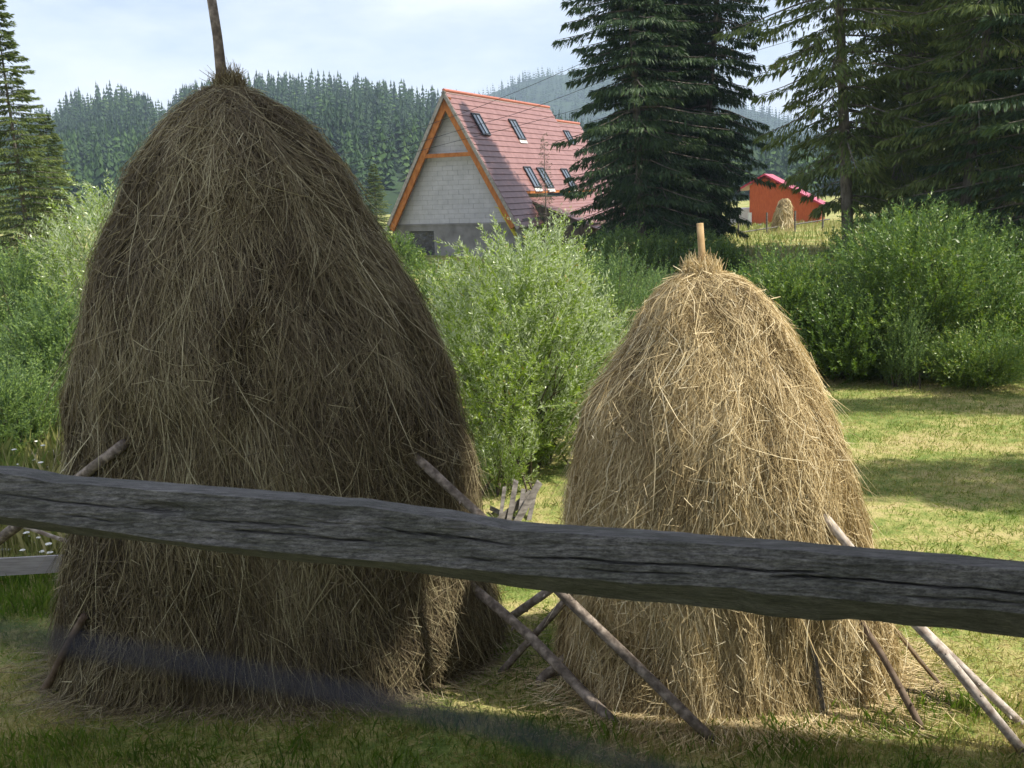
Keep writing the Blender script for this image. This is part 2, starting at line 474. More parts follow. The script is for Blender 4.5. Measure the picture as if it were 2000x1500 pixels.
# ------------------------------------------------------------------ haystacks
class Stack:
    def __init__(s, rows, dc, seed, slump=.05, shrink=.0, ky=1.0, ne=2.0):
        s.ky, s.ne = ky, ne
        z, cx, r = [], [], []
        for (py, pcx, hw) in rows:
            q = P(pcx, py, dc)
            z.append(q[2]); cx.append(q[0])
            dist = np.linalg.norm(q-np.array([0, 0, CAM_H]))
            r.append(max(.06, (dist*math.sin(math.atan(hw/FPX*math.cos(math.atan((py-750)/FPX))))-shrink)*.97))
        o = np.argsort(z); s.z = np.array(z)[o]; s.cx = np.array(cx)[o]; s.r = np.array(r)[o]
        s.dc, s.seed, s.slump = dc, seed, slump
        zz = np.linspace(s.z[-1], 0, 200)                     # arc length from the top
        rr = np.interp(zz, s.z, s.r)
        s.sz = zz; s.s = np.concatenate([[0], np.cumsum(np.hypot(np.diff(zz), np.diff(rr)))])
    def pt(s, th, sv, off):
        z = np.interp(sv, s.s, s.sz)
        r = np.interp(z, s.z, s.r); cx = np.interp(z, s.z, s.cx)
        c, si = np.cos(th), np.sin(th)
        q = np.stack([c*1.6+7, si*1.6, z*1.1], 1)
        lump = fbm(q, 3, s.seed)*s.slump*1.6 + vnoise(np.stack([c*5, si*5, z*2.2], 1), s.seed+4)*s.slump*.8
        R = r*(1+.0*z)+lump*np.clip(r/.5, .2, 1)+off
        over = np.clip(sv-s.s[-1], 0, None)
        R = R + over*.4
        m = 1/(np.abs(c)**s.ne+np.abs(si/s.ky)**s.ne)**(1/s.ne)
        b = np.clip(1.15-z/s.z[-1], 0, 1); m = 1+(m-1)*b
        R = R*m
        return np.stack([cx+c*R, s.dc+si*R, np.maximum(z-.012*over, .012)], 1)
def core(st, m, parent, name='packed_hay'):
    nt, nz = 96, 70
    sv = np.linspace(0, st.s[-1], nz); th = np.arange(nt)*2*PI/nt
    TH, S_ = np.meshgrid(th, sv)
    V = st.pt(TH.ravel(), S_.ravel(), np.full(TH.size, -.035))
    i = np.arange((nz-1)*nt); r, c = i//nt, i % nt
    a = r*nt+c; b = r*nt+(c+1) % nt
    F = np.stack([a, a+nt, b+nt, b], 1)
    top = V[:nt].mean(0); V = np.concatenate([V, [top]])
    F = [tuple(f) for f in F.tolist()] + [(j, (j+1) % nt, len(V)-1) for j in range(nt)]
    return add(name, V, F, m, parent, smooth=True)
def ribbons(Pk, wid, side):
    """Pk (n,k,3) -> ribbon quads"""
    n, k, _ = Pk.shape
    T = np.gradient(Pk, axis=1)
    B = np.cross(T, side[:, None, :]); B /= np.linalg.norm(B, axis=2)[..., None]+1e-9
    prof = np.array([.55]+[1]*(k-2)+[.2]) if k > 2 else np.array([1, .5]); prof = prof[None, :, None]
    L = Pk-B*prof*wid[:, None, None]*.5; R = Pk+B*prof*wid[:, None, None]*.5
    V = np.stack([L, R], 2).reshape(-1, 3)
    base = (np.arange(n)*k*2)[:, None]+(np.arange(k-1)*2)[None, :]
    F = np.stack([base, base+1, base+3, base+2], -1).reshape(-1, 4)
    return V, F
def hay(st, n, lo, hi, wmin, wmax, m, parent, seed, k=4, lift=.05, front=.78, stray=.05, name='hay_straw', tone=0.0, flow=1.0, off0=0, sd=.30, fs=.17):
    r = np.random.default_rng(seed)
    zz = st.sz; rr = np.interp(zz, st.z, st.r)+.05
    cdf = np.cumsum(rr); cdf /= cdf[-1]
    s0 = np.interp(r.random(n), cdf, st.s) - r.uniform(0, .25, n)
    s0 = np.clip(s0, 0.0, None)
    th = np.where(r.random(n) < front, -PI/2+r.uniform(-1.9, 1.9, n), r.uniform(0, 2*PI, n))
    z = np.interp(s0, st.s, st.sz)
    c, si = np.cos(th), np.sin(th)
    fl = fbm(np.stack([c*3.6, si*3.6, z*2.6+3], 1), 3, seed+1)*flow
    a = fl*.9 + r.normal(0, sd, n)
    ms = r.random(n) < fs
    a = np.where(ms, r.normal(0, .9, n), a)
    ln = r.uniform(lo, hi, n)*np.where(ms, .8, 1)
    o0 = np.abs(r.normal(0, lift*.55, n))+off0-.012
    o1 = o0+r.normal(0, lift*.35, n)
    sty = r.random(n) < stray
    o1 = np.where(sty, o1+r.uniform(.04, .22, n)*ln/.5, o1)
    Pk = []
    bend = r.normal(0, .16, n)
    rad0 = np.clip(np.interp(z, st.z, st.r), .12, None)
    for j in range(k):
        t = j/(k-1)
        aa = a+bend*t
        dl = ln*t
        sv = s0+np.cos(aa)*dl
        tk = th+np.clip(np.sin(aa)*dl/rad0, -1.4, 1.4)
        Pk.append(st.pt(tk, np.clip(sv, 0, st.s[-1]+.35), o0*(1-t*t)+o1*t*t))
    Pk = np.stack(Pk, 1)
    drop = r.uniform(0, .10, n)*sty
    Pk[:, -1, 2] = np.maximum(Pk[:, -1, 2]-drop, .01)
    nrm = np.stack([c, si, np.full(n, .25)], 1)
    side = nrm+r.normal(0, .55, (n, 3))
    w = r.uniform(wmin, wmax, n)*np.where(r.random(n) < .12, 1.5, 1)
    V, F = ribbons(Pk, w, side)
    tn = .48+tone+.38*fbm(np.stack([c*3.0, si*3.0, z*2.2], 1), 3, seed+2)+r.normal(0, .17, n)+np.where(r.random(n) < .07, .35, 0)  # noise patches paint dark hollows into the straw tone
    tn = tn + np.clip((o0-.02)*2.0, -.1, .2)  # strands lying deeper in the hay are toned darker
    A = np.repeat(np.clip(tn, 0, 1), 2*k)
    return add(name, V, F, m, parent, attrs={'rnd': A}, kind='stuff')
def tuft(ctr, rx_, rz_, n, lo, hi, w, m, parent, seed, name='hay_tuft'):
    r = np.random.default_rng(seed)
    d = r.normal(0, 1, (n, 3)); d /= np.linalg.norm(d, axis=1)[:, None]
    q = np.asarray(ctr)+d*np.array([rx_, rx_, rz_])*(r.random(n)**.4)[:, None]
    tdir = .45*np.cross(d, r.normal(0, 1, (n, 3)))+d*np.array([.55, .55, .2])*r.uniform(0, 1, n)[:, None]+np.array([0, 0, -.8]); tdir /= np.linalg.norm(tdir, axis=1)[:, None]
    ln = r.uniform(lo, hi, n)
    cv = r.normal(0, .25, (n, 3))
    Pk = np.stack([q+tdir*(ln*t)[:, None]+cv*(ln*t*t)[:, None] for t in (-.5, -.15, .2, .5)], 1)
    V, F = ribbons(Pk, r.uniform(w*.7, w*1.3, n), r.normal(0, 1, (n, 3)))
    A = np.repeat(np.clip(r.normal(.62, .2, n), 0, 1), 8)
    return add(name, V, F, m, parent, attrs={'rnd': A}, kind='stuff')

ROWS_L = [(170, 441, 46), (182, 444, 70), (200, 449, 92), (228, 453, 126), (270, 460, 162), (330, 470, 204), (400, 480, 238), (500, 487, 292), (640, 497, 342), (750, 511, 374), (900, 530, 396), (1050, 548, 402), (1150, 556, 416), (1232, 562, 436)]
ROWS_R = [(530, 1374, 46), (542, 1379, 78), (556, 1382, 98), (580, 1384, 120), (620, 1389, 148), (660, 1391, 168), (730, 1388, 210), (800, 1385, 244), (880, 1385, 268), (960, 1391, 288), (1080, 1403, 304), (1200, 1412, 318), (1318, 1408, 338)]
DL, DR = 8.45, 7.65
SL = Stack(ROWS_L, DL, 5, .085, .09, .66, 2.7)
SR = Stack(ROWS_R, DR, 21, .065, .07, .68, 2.6)
def slide_bottom(st):
    st.cx = st.cx
hl = thing('haystack', (SL.cx[0], DL, 0), 'tall dark weathered haystack in the shade, left of the smaller one', 'haystack')
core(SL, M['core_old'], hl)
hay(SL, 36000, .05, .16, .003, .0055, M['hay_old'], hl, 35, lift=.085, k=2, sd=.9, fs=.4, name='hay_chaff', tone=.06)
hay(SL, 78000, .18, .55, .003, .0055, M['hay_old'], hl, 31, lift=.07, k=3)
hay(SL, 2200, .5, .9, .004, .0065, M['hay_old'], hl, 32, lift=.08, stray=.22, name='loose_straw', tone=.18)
q0 = P(440, 165, DL)
tuft(q0+np.array([0.03, 0, -.06]), .15, .10, 1500, .12, .36, .005, M['hay_old'], hl, 33)
pl0, pl1 = P(436, 175, DL), P(404, -60, DL)
pv = [pl0+(pl0-pl1)*2.2+(0, 0, 0), pl0, pl0*.55+pl1*.45+np.array([.012, 0, 0]), pl1]
V, F = tube(pv, [.052, .046, .040, .036], 12, .12, 3)
add('centre_pole', V, F, M['pole_grey'], hl, smooth=True)

hr = thing('haystack', (SR.cx[0], DR, 0), 'smaller pale golden haystack in full sun at the right', 'haystack')
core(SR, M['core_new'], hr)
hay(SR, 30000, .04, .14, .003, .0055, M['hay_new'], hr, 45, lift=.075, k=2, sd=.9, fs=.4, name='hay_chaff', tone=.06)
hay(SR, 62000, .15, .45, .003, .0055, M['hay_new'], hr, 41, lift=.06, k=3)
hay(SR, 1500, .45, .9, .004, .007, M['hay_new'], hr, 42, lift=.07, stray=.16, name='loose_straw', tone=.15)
q1 = P(1370, 528, DR)
tuft(q1+np.array([0, 0, -.03]), .17, .06, 1500, .10, .30, .0055, M['hay_new'], hr, 43)
pr0, pr1 = P(1373, 530, DR), P(1367, 436, DR)
V, F = tube([pr0+(pr0-pr1)*1.5, pr0, pr1], [.034, .029, .027], 12, .1, 5)
add('centre_pole', V, F, M['cutwood'], hr, smooth=True)

# ------------------------------------------------------------------ prop poles
def prop(a, b, r0, r1, m, label, seed, knots=3, sag=.02, group=None):
    a, b = np.asarray(a, float), np.asarray(b, float)
    t = np.linspace(0, 1, 14)[:, None]
    pts = a*(1-t)+b*t
    r = np.random.default_rng(seed)
    w = fbm(np.stack([t[:, 0]*3, t[:, 0]*0, t[:, 0]*0+seed], 1), 2, seed)
    pts[:, 2] += sag*np.sin(t[:, 0]*PI)+.02*w
    pts[:, 0] += .02*fbm(np.stack([t[:, 0]*3, t[:, 0]*0+9, t[:, 0]*0+seed], 1), 2, seed+3)
    rr = r0+(r1-r0)*t[:, 0]
    root = thing('prop_pole', b, label, 'pole', group)
    V, F = tube(pts, rr, 10, .16, seed)
    add('pole_shaft', V, F, m, root, smooth=True)
    ks = []
    for k in range(knots):
        tt = r.uniform(.15, .92); c = a*(1-tt)+b*tt; c[2] += sag*math.sin(tt*PI)
        d = np.array([r.normal(), -abs(r.normal())-.2, r.normal()]); d /= np.linalg.norm(d)
        rad_ = r0+(r1-r0)*tt
        v, f = tube([c+d*rad_*.6, c+d*(rad_+.018)], [.012, .007], 6)
        root_k = add('branch_stub', v, f, m, root)
    return root
PGRP = None
def at_ground(px, py): return G(px, py, 0.0)
A_ = P(775, 858, 7.68); prop(A_+(A_-at_ground(1390, 1447))*.04, at_ground(1392, 1449), .036, .04, M['pole_grey'], 'long pinkish grey pole from the tall haystack crossing before the small one', 1, 5)
prop(P(905, 1130, 8.0), at_ground(1207, 1419), .040, .042, M['pole_grey'], 'brown grey pole coming out of the tall haystack low on its right side', 2, 4)
prop(P(1175, 1088, 7.5), P(966, 1232, 8.6), .036, .04, M['pole_pale'], 'pale sunlit pole with dark knots between the two haystacks', 3, 6)
prop(P(1150, 1122, 7.55), at_ground(980, 1315), .028, .031, M['pole_grey'], 'thin dark pole leaning left away from the small haystack in the gap', 4, 2)
prop(P(1110, 1283, 7.5), at_ground(1046, 1338), .04, .045, M['pole_grey'], 'short grey pole butt showing at the left foot of the small haystack', 5, 1, sag=0)
prop(P(1606, 1010, 6.98), at_ground(1996, 1472), .036, .033, M['pole_pale'], 'long pale grey pole leaning on the right side of the small haystack, in front', 6, 8)
prop(P(1655, 1098, 7.6), at_ground(2004, 1424), .033, .031, M['pole_pale'], 'grey pole just behind the long pale one, reaching the right edge', 7, 5)
prop(P(1650, 1115, 7.8), at_ground(1840, 1346), .020, .018, M['pole_brown'], 'thinnest brown pole with its foot on the lawn right of the small haystack', 8, 2)
prop(P(1655, 1165, 7.1), at_ground(1804, 1425), .026, .026, M['pole_brown'], 'brown pole standing close against the lower right of the small haystack', 9, 2)
prop(P(1572, 1150, 6.96), P(1608, 1400, 6.80), .018, .023, M['oldfence'], 'greenish grey pole half buried upright in the small haystack', 10, 0, sag=0)
prop(P(246, 868, 7.40), G(-260, 1250, 0), .042, .046, M['pole_grey'], 'thick pole leaning on the left side of the tall haystack', 11, 3)
prop(P(40, 1026, 9.2), P(260, 1100, 9.2), .02, .022, M['pole_pale'], 'thin pale pole poking out behind the tall haystack at the left', 12, 1, sag=0)
prop(P(165, 1205, 7.50), at_ground(88, 1348), .03, .034, M['pole_brown'], 'short dark pole leaning at the lower left foot of the tall haystack', 13, 0, sag=0)

# ------------------------------------------------------------------ foreground fence
def rail_mesh():
    NL, NC = 620, 64
    top = np.interp
    X = np.linspace(-350, 2350, NL)
    ty = np.interp(X, [-350, 0, 45, 100, 360, 700, 880, 1000, 1300, 1640, 2000, 2350], [905, 918, 924, 936, 954, 983, 1007, 1028, 1049, 1076, 1108, 1140])
    my = np.interp(X, [-350, 0, 150, 330, 560, 800, 1080, 1250, 1430, 1480, 1600, 1800, 2000, 2350], [985, 1008, 1030, 1055, 1080, 1102, 1126, 1140, 1146, 1160, 1168, 1184, 1197, 1222])
    by = np.interp(X, [-350, 0, 140, 330, 520, 800, 1080, 1250, 1430, 1500, 1600, 1660, 1740, 1950, 2000, 2350], [1002, 1024, 1043, 1064, 1090, 1116, 1156, 1174, 1190, 1204, 1214, 1209, 1216, 1240, 1246, 1275])
    D = np.interp(X, [-350, 2350], [2.36, 1.78])
    V = np.zeros((NL, NC, 3))
    rngl = np.random.default_rng(3)
    for i in range(NL):
        T_, M_, B_ = P(X[i], ty[i], D[i]+.02), P(X[i], my[i], D[i]-.015), P(X[i], by[i], D[i]+.10)
        back_b = B_+np.array([0, .02, .02]); back_t = T_+np.array([0, .075, -.012]); fr_t = P(X[i], ty[i]+7, D[i]-.004)
        loop = [T_, fr_t, M_, B_, back_b, back_t]
        cnt = [3, 40, 10, 4, 4, 3]
        row = []
        for k in range(6):
            a, b = loop[k], loop[(k+1) % 6]
            for j in range(cnt[k]): row.append(a+(b-a)*j/cnt[k])
        V[i] = np.array(row)
    # cracks and hollows pressed into the front face
    px = X[:, None]*np.ones((1, NC)); fr = np.zeros((NL, NC)); fr[:, 3:43] = np.linspace(0, 1, 40)[None, :]
    dep = np.zeros((NL, NC))
    cracks = [([0, 130, 280, 330], [.50, .46, .45, .38], .006), ([360, 470, 620], [.55, .50, .50], .007), ([420, 560, 760], [.68, .66, .66], .008), ([560, 700], [.35, .36], .005),
              ([740, 800, 900, 1010], [.36, .40, .36, .36], .010), ([1010, 1130, 1250, 1500, 1620], [.62, .56, .58, .50, .44], .011), ([1500, 1700, 1850, 2040, 2350], [.62, .52, .55, .55, .50], .014),
              ([1750, 1950, 2200], [.82, .80, .84], .005), ([880, 1010], [.80, .77], .005), ([1120, 1380], [.80, .76], .005), ([100, 260], [.75, .80], .005), ([1600, 1670], [.05, .42], .004)]
    wob = fbm(np.stack([X*.02, X*0, X*0], 1), 3, 2)*.018
    for xs_, fs_, d_ in cracks:
        inside = np.clip((X-xs_[0])/60, 0, 1)*np.clip((xs_[-1]-X)/60, 0, 1)
        c = np.interp(X, xs_, fs_)+wob
        dd = np.exp(-((fr-c[:, None])/.017)**2)*inside[:, None]*d_
        dd[:, :3] = 0; dd[:, 43:] = 0
        dep = np.maximum(dep, dd*1.6)
    kn = np.exp(-(((px-318)/42)**2+((fr-.36)/.11)**2)**1.5)*.022; kn[:, :3] = 0; kn[:, 43:] = 0
    dep = dep+kn
    kn2 = np.exp(-(((px-870)/26)**2+((fr-.10)/.16)**2))*-.006; kn2[:, 43:] = 0
    dep += kn2
    flat = V.reshape(-1, 3)
    nz = .0026*fbm(flat*np.array([3, 30, 60]), 3, 6)+.0026*fbm(flat*np.array([6, 60, 190]), 2, 26)+.004*fbm(flat*np.array([5, 9, 9]), 2, 8)
    dir_ = np.array([0, 1.0, -.25])
    flat = flat+dir_[None, :]*(dep.reshape(-1)+nz)[:, None]
    flat[:, 2] += .003*fbm(flat*np.array([12, 5, 5]), 2, 15)
    F = []
    i = np.arange((NL-1)*NC); r, c = i//NC, i % NC
    a = r*NC+c; b = r*NC+(c+1) % NC
    F = [tuple(q) for q in np.stack([a, a+NC, b+NC, b], 1).tolist()]
    F.append(tuple(range(NC))); F.append(tuple(range((NL-1)*NC, NL*NC))[::-1])
    return flat, F
fence = thing('roadside_fence', (0, 2.2, 2.2), 'rough weathered grey wooden fence beam crossing the whole foreground', 'fence')
V, F = rail_mesh()
add('rail', V, F, M['rail'], fence)
for sx, D in ((-330, 2.33), (2330, 1.80)):
    c = P(sx, 1000, D)
    bx = boxv(c[0]-.07, c[0]+.07, D+.13, D+.25, 1.0, 3.45)
    add('post', bx, BOXF, M['rail'], fence)
cp = [P(-260, 1205, .09), P(0, 1236, .09), P(350, 1292, .09), P(700, 1360, .09), P(1000, 1428, .09), P(1300, 1510, .09), P(1700, 1640, .09)]
tt = np.linspace(0, 6, 40); cp = np.stack([np.interp(tt, range(7), [c[k] for c in cp]) for k in range(3)], 1)
V, F = tube(cp, .00062, 8)
tag(add('cord', V, F, M['cord'], smooth=True), 'dark thin cord hanging out of focus close below the beam at lower left', 'cord')

# ------------------------------------------------------------------ grass
def inside_stack(x, y, m=.0):
    o = np.zeros(len(x), bool)
    for st in (SL, SR):
        th = np.arctan2(y-st.dc, x-st.cx[0])
        q = st.pt(th, np.full(len(x), st.s[-1]), np.zeros(len(x)))
        o |= np.hypot(x-st.cx[0], y-st.dc) < np.hypot(q[:, 0]-st.cx[0], q[:, 1]-st.dc)+m
    return o
def blades(name, label, n, x0, x1, y0, y1, h0, h1, w0, w1, m, seed, tone=0.0, keep=None, lean=.5, powr=2.0, flat=0.0):
    r = np.random.default_rng(seed)
    u = r.random(n)
    y = 1/(1/y0+u*(1/y1-1/y0)) if powr == 2 else y0+(y1-y0)*u
    x = r.uniform(x0, x1, n)*(y/y1 if powr == 2 else 1)
    # clumping
    cl = fbm(np.stack([x*3.5, y*3.5, x*0], 1), 2, seed)
    k = r.random(n) < .62+.55*cl
    k &= ~inside_stack(x, y, -.05)
    if keep is not None: k &= keep(x, y)
    x, y, cl = x[k], y[k], cl[k]; n = len(x)
    z = gz(x, y)
    h = r.uniform(h0, h1, n)*(1+.5*cl)
    w = r.uniform(w0, w1, n)
    a = r.uniform(0, 2*PI, n); la = r.uniform(0, 2*PI, n); le = np.abs(r.normal(0, lean, n))+flat
    bx, by = np.cos(a)*w*.5, np.sin(a)*w*.5
    hz = h*np.cos(np.clip(le, 0, 1.45)); hh = h*np.sin(np.clip(le, 0, 1.45))
    b0 = np.stack([x-bx, y-by, z-.01], 1); b1 = np.stack([x+bx, y+by, z-.01], 1)
    mid = np.stack([x+np.cos(la)*hh*.35+bx*.4, y+np.sin(la)*hh*.35+by*.4, z+hz*.62], 1)
    t = np.stack([x+np.cos(la)*hh, y+np.sin(la)*hh, z+hz+.003], 1)
    V = np.stack([b0, b1, mid, t], 1).reshape(-1, 3)
    F = np.arange(4*n).reshape(-1, 4)
    pt = fbm(np.stack([x*.55, y*.8, x*0], 1), 3, 77)
    pt2 = fbm(np.stack([x*2.6, y*2.6, x*0], 1), 2, 78)
    dry = .22*np.clip((x-.3)/1.5, 0, 1)*np.clip((10-y)/2.5, 0, 1)*(y > 6.2)       # trampled straw round the small stack
    A = np.clip(.46+tone+dry+.40*pt+.22*pt2+r.normal(0, .13, n), 0, 1)
    return tag(add(name, V, F, m, attrs={'rnd': np.repeat(A, 4)}), label, 'grass', kind='stuff')
left_m = lambda x, y: ~((x < -3.2) & (y > 10.4))
blades('lawn_grass', 'short mown grass, green and straw coloured, around the haystacks', 150000, -12.5, 12.5, 5.3, 19, .025, .075, .003, .007, M['grassblade'], 51, 0.06, left_m)
blades('lawn_clippings', 'dry straw coloured cut grass lying on the lawn', 60000, -12.5, 12.5, 5.3, 19.5, .04, .12, .003, .007, M['grassblade'], 52, .30, left_m, flat=1.1)
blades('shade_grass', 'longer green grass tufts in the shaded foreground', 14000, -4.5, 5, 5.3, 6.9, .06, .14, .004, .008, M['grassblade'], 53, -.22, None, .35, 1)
blades('far_lawn_grass', 'grass on the far part of the lawn below the hedge', 60000, 2.5, 13, 12, 21, .03, .06, .006, .012, M['grassblade'], 54, .14, None, .6, 1)
blades('meadow_grass', 'tall unmown dry meadow grass at the left behind the board', 26000, -13, -3.4, 10.6, 17.5, .25, .62, .006, .014, M['meadow'], 55, .16, None, .3, 1)
blades('verge_grass', 'green grass along the foot of the grey board at left', 9000, -8, -3.2, 9.1, 10.3, .08, .26, .006, .012, M['grassblade'], 56, -.18, None, .3, 1)
blades('hill_grass', 'pale dry grass on the slope near the orange house', 24000, 8, 34, 40, 74, .15, .4, .03, .06, M['meadow'], 57, .2, None, .3, 1)
def skirt(st, name, label, n, m, seed):
    r = np.random.default_rng(seed)
    th = r.uniform(-PI, 0.2, n); rr = st.r[0]+np.abs(r.normal(0, .28, n))-.12
    c = st.pt(th, np.full(n, st.s[-1]), rr-st.r[0]); c[:, 2] = r.uniform(.01, .05, n)
    a = th+r.normal(0, .6, n); ln = r.uniform(.1, .35, n)
    d = np.stack([np.cos(a), np.sin(a), r.normal(-.02, .06, n)], 1)
    Pk = np.stack([c+d*(ln*t)[:, None] for t in (-.5, -.1, .25, .5)], 1); Pk[..., 2] = np.maximum(Pk[..., 2], .008)+.01
    V, F = ribbons(Pk, r.uniform(.003, .006, n), np.array([[0, 0, 1.0]])+r.normal(0, .3, (n, 3)))
    tag(add(name, V, F, m, attrs={'rnd': np.repeat(np.clip(r.normal(.55, .2, n), 0, 1), 8)}), label, 'hay', kind='stuff')
skirt(SR, 'fallen_hay', 'loose pale hay fallen round the foot of the small haystack', 5500, M['hay_new'], 61)
skirt(SL, 'fallen_hay', 'loose dark hay fallen round the foot of the tall haystack', 3000, M['hay_old'], 62)

# ------------------------------------------------------------------ shrubs
def shrub(name, label, ctr, H, prof, n_sh, per, leaf, lw, m, seed, group=None, up=.5, cat='bush', stems=34, base=.0, shoot=(.35, .75), rnd0=0.0, ry=None):
    """prof: (height fraction, radius) pairs"""
    r = np.random.default_rng(seed)
    cx, cy_ = ctr[0], ctr[1]; z0 = float(gz(cx, cy_)) if len(ctr) < 3 else ctr[2]
    root = thing(name, (cx, cy_, z0), label, cat, group)
    ph = [p[0] for p in prof]; pr = [p[1] for p in prof]
    hf = r.random(n_sh*2); w = np.interp(hf, ph, pr); keep = r.random(n_sh*2) < (w/max(pr))**1.1
    hf = hf[keep][:n_sh]; n = len(hf)
    th = r.uniform(0, 2*PI, n)
    R = np.interp(hf, ph, pr)
    q = np.stack([np.cos(th)*1.7, np.sin(th)*1.7, hf*3.4], 1)
    R = R*(1+.50*fbm(q, 3, seed))
    ky = 1.0 if ry is None else ry
    f = r.random(n)**.42
    O = np.stack([cx+np.cos(th)*R*f, cy_+np.sin(th)*R*f*ky, z0+base+hf*(H-base)*(1+.10*fbm(q+9, 2, seed+5))*(.82+.18*f)], 1)
    out = np.stack([np.cos(th), np.sin(th), np.zeros(n)], 1)
    D = out*r.uniform(.25, 1.0, n)[:, None]*f[:, None]+np.array([0, 0, 1.0])*(up+hf*.5)[:, None]+r.normal(0, .28, (n, 3))
    D /= np.linalg.norm(D, axis=1)[:, None]
    L = r.uniform(*shoot, n)
    # stems
    st = []
    for i in r.choice(n, min(stems, n), replace=False):
        a = np.array([cx+r.normal(0, .18), cy_+r.normal(0, .18), z0-.05]); b = O[i]+D[i]*L[i]*.6
        mid = (a+b)/2+np.array([(a-b)[0]*.12, (a-b)[1]*.12, .12*H])
        t = np.linspace(0, 1, 6)[:, None]
        pts = a*(1-t)**2+2*mid*t*(1-t)+b*t*t
        st.append(tube(pts, np.linspace(.022, .005, 6)*max(.7, H/4), 4, cap=False))
    sh = []
    T = 3
    Pk = np.stack([O+D*(L*t)[:, None]+np.array([0, 0, -.10])*(L*t*t)[:, None] for t in (-.3, .3, 1.0)], 1)
    V1, F1 = ribbons(Pk, np.full(n, .008*max(.8, leaf/.09)), r.normal(0, 1, (n, 3)))
    sv, sf = merge(st)
    add('stem', sv, sf, M['twigwood'], root, kind='stuff')
    # leaves
    k = per
    t = (np.arange(k)+.5)/k
    tt = (t[None, :]+r.uniform(-.5/k, .5/k, (n, k)))
    base_p = O[:, None, :]+D[:, None, :]*(L[:, None]*(tt*1.15-.15))[..., None]
    base_p[..., 2] -= .10*L[:, None]*tt*tt
    N = n*k
    base_p = base_p.reshape(-1, 3)
    Dk = np.repeat(D, k, axis=0)
    ld = r.normal(0, .55, (N, 3)); ld -= (ld*Dk).sum(1)[:, None]*Dk
    ld /= np.linalg.norm(ld, axis=1)[:, None]+1e-9
    ld = ld*.75+Dk*.75; ld[:, 2] -= .12
    ld /= np.linalg.norm(ld, axis=1)[:, None]
    bn = np.cross(ld, Dk+r.normal(0, .5, (N, 3))); bn /= np.linalg.norm(bn, axis=1)[:, None]+1e-9
    ll = leaf*r.uniform(.65, 1.25, N)*(1-.35*np.repeat(np.ones(n), k)*tt.reshape(-1)**3)
    ww = lw*r.uniform(.7, 1.3, N)
    tip = base_p+ld*ll[:, None]; mid = base_p+ld*(ll*.45)[:, None]
    nr = np.cross(ld, bn)
    V = np.stack([base_p, mid+bn*ww[:, None]*.5+nr*ww[:, None]*.1, tip-nr*ll[:, None]*.08, mid-bn*ww[:, None]*.5+nr*ww[:, None]*.1], 1).reshape(-1, 3)
    F = np.arange(4*N).reshape(-1, 4)
    A = .42+rnd0+.20*np.repeat(fbm(np.stack([O[:, 0], O[:, 1], O[:, 2]], 1)*1.1, 2, seed+7), k)+r.normal(0, .15, N)+.14*tt.reshape(-1)
    V = np.concatenate([V, V1]); F = np.concatenate([F, F1+4*N])
    A = np.concatenate([np.repeat(np.clip(A, 0, 1), 4), np.full(len(V1), .2)])
    add('foliage', V, F, m, root, attrs={'rnd': A}, kind='stuff')
    return root
c = G(1000, 925)
shrub('willow_bush', 'large silvery willow bush between the two haystacks', (c[0]+.15, 14.2), 3.15, [(0, .5), (.15, 1.1), (.35, 1.5), (.55, 1.45), (.75, 1.05), (.9, .55), (1, .25)], 1500, 40, .10, .020, M['willow'], 101, up=.6, stems=50, rnd0=.1)
def px_bush(px, d, ptop, pw, label, m, seed, n_sh=1000, per=26, leaf=.09, lw=.022, up=.6, name='willow_bush', prof=None, group=None, ry=None, base_z=None, **k):
    q = P(px, ptop, d)
    x = q[0]; z0 = float(gz(x, d)); H = q[2]-z0-(.30 if d < 30 else .1)
    R = pw/2/FPX*d
    prof = prof or [(0, .55), (.2, .9), (.45, 1), (.7, .85), (.88, .5), (1, .2)]
    return shrub(name, label, (x, d, z0), H, [(a, b*R) for a, b in prof], n_sh, per, leaf, lw, m, seed, group, up, ry=ry, **k)
px_bush(850, 18.5, 490, 230, 'pale green bush behind the right edge of the tall haystack', M['bushleaf'], 102, 900, 26, .09, .02, rnd0=.1)
px_bush(1062, 17.5, 415, 200, 'upright willow whose top stands before the house roof', M['willow'], 108, 900, 26, .09, .02, rnd0=.05)
px_bush(1195, 19.5, 480, 250, 'bluish green upright shrub left of the small haystack top', M['bushblue'], 103, 1100, 28, .08, .016, up=1.1)
px_bush(1290, 22, 520, 120, 'slim shrub with upright shoots beside the small haystack top', M['bushblue'], 109, 500, 26, .08, .016, up=1.2)
px_bush(965, 21, 500, 180, 'low shrub below the grey wall of the house', M['bushleaf'], 110, 700, 24, .1, .022)
px_bush(1540, 20.5, 480, 260, 'bright shrub right of the small haystack top', M['bushleaf'], 104, 1100, 24, .10, .026, ry=.8)
px_bush(1795, 20, 395, 330, 'biggest green bush of the hedge at right', M['bushleaf'], 105, 1900, 25, .10, .026, ry=.8)
px_bush(1770, 18.7, 615, 85, 'narrow greyish juniper shaped bush before the hedge', M['bushblue'], 106, 500, 26, .06, .012, up=1.3, name='juniper_bush', rnd0=.1)
px_bush(1980, 19.6, 560, 240, 'shrub at the right edge of the hedge', M['bushleaf'], 107, 1200, 26, .09, .022)
px_bush(1910, 18.4, 640, 190, 'low yellowish green bush in front of the hedge at right', M['bushleaf'], 111, 900, 24, .08, .018, rnd0=.12)
px_bush(1650, 19.6, 560, 200, 'dark low shrub in the hedge between two brighter bushes', M['bushleaf'], 112, 1000, 26, .09, .022, rnd0=-.12)
px_bush(765, 42, 462, 100, 'dark bush beside the left foot of the block gable', M['bushleaf'], 150, 350, 24, .16, .045, rnd0=-.1)
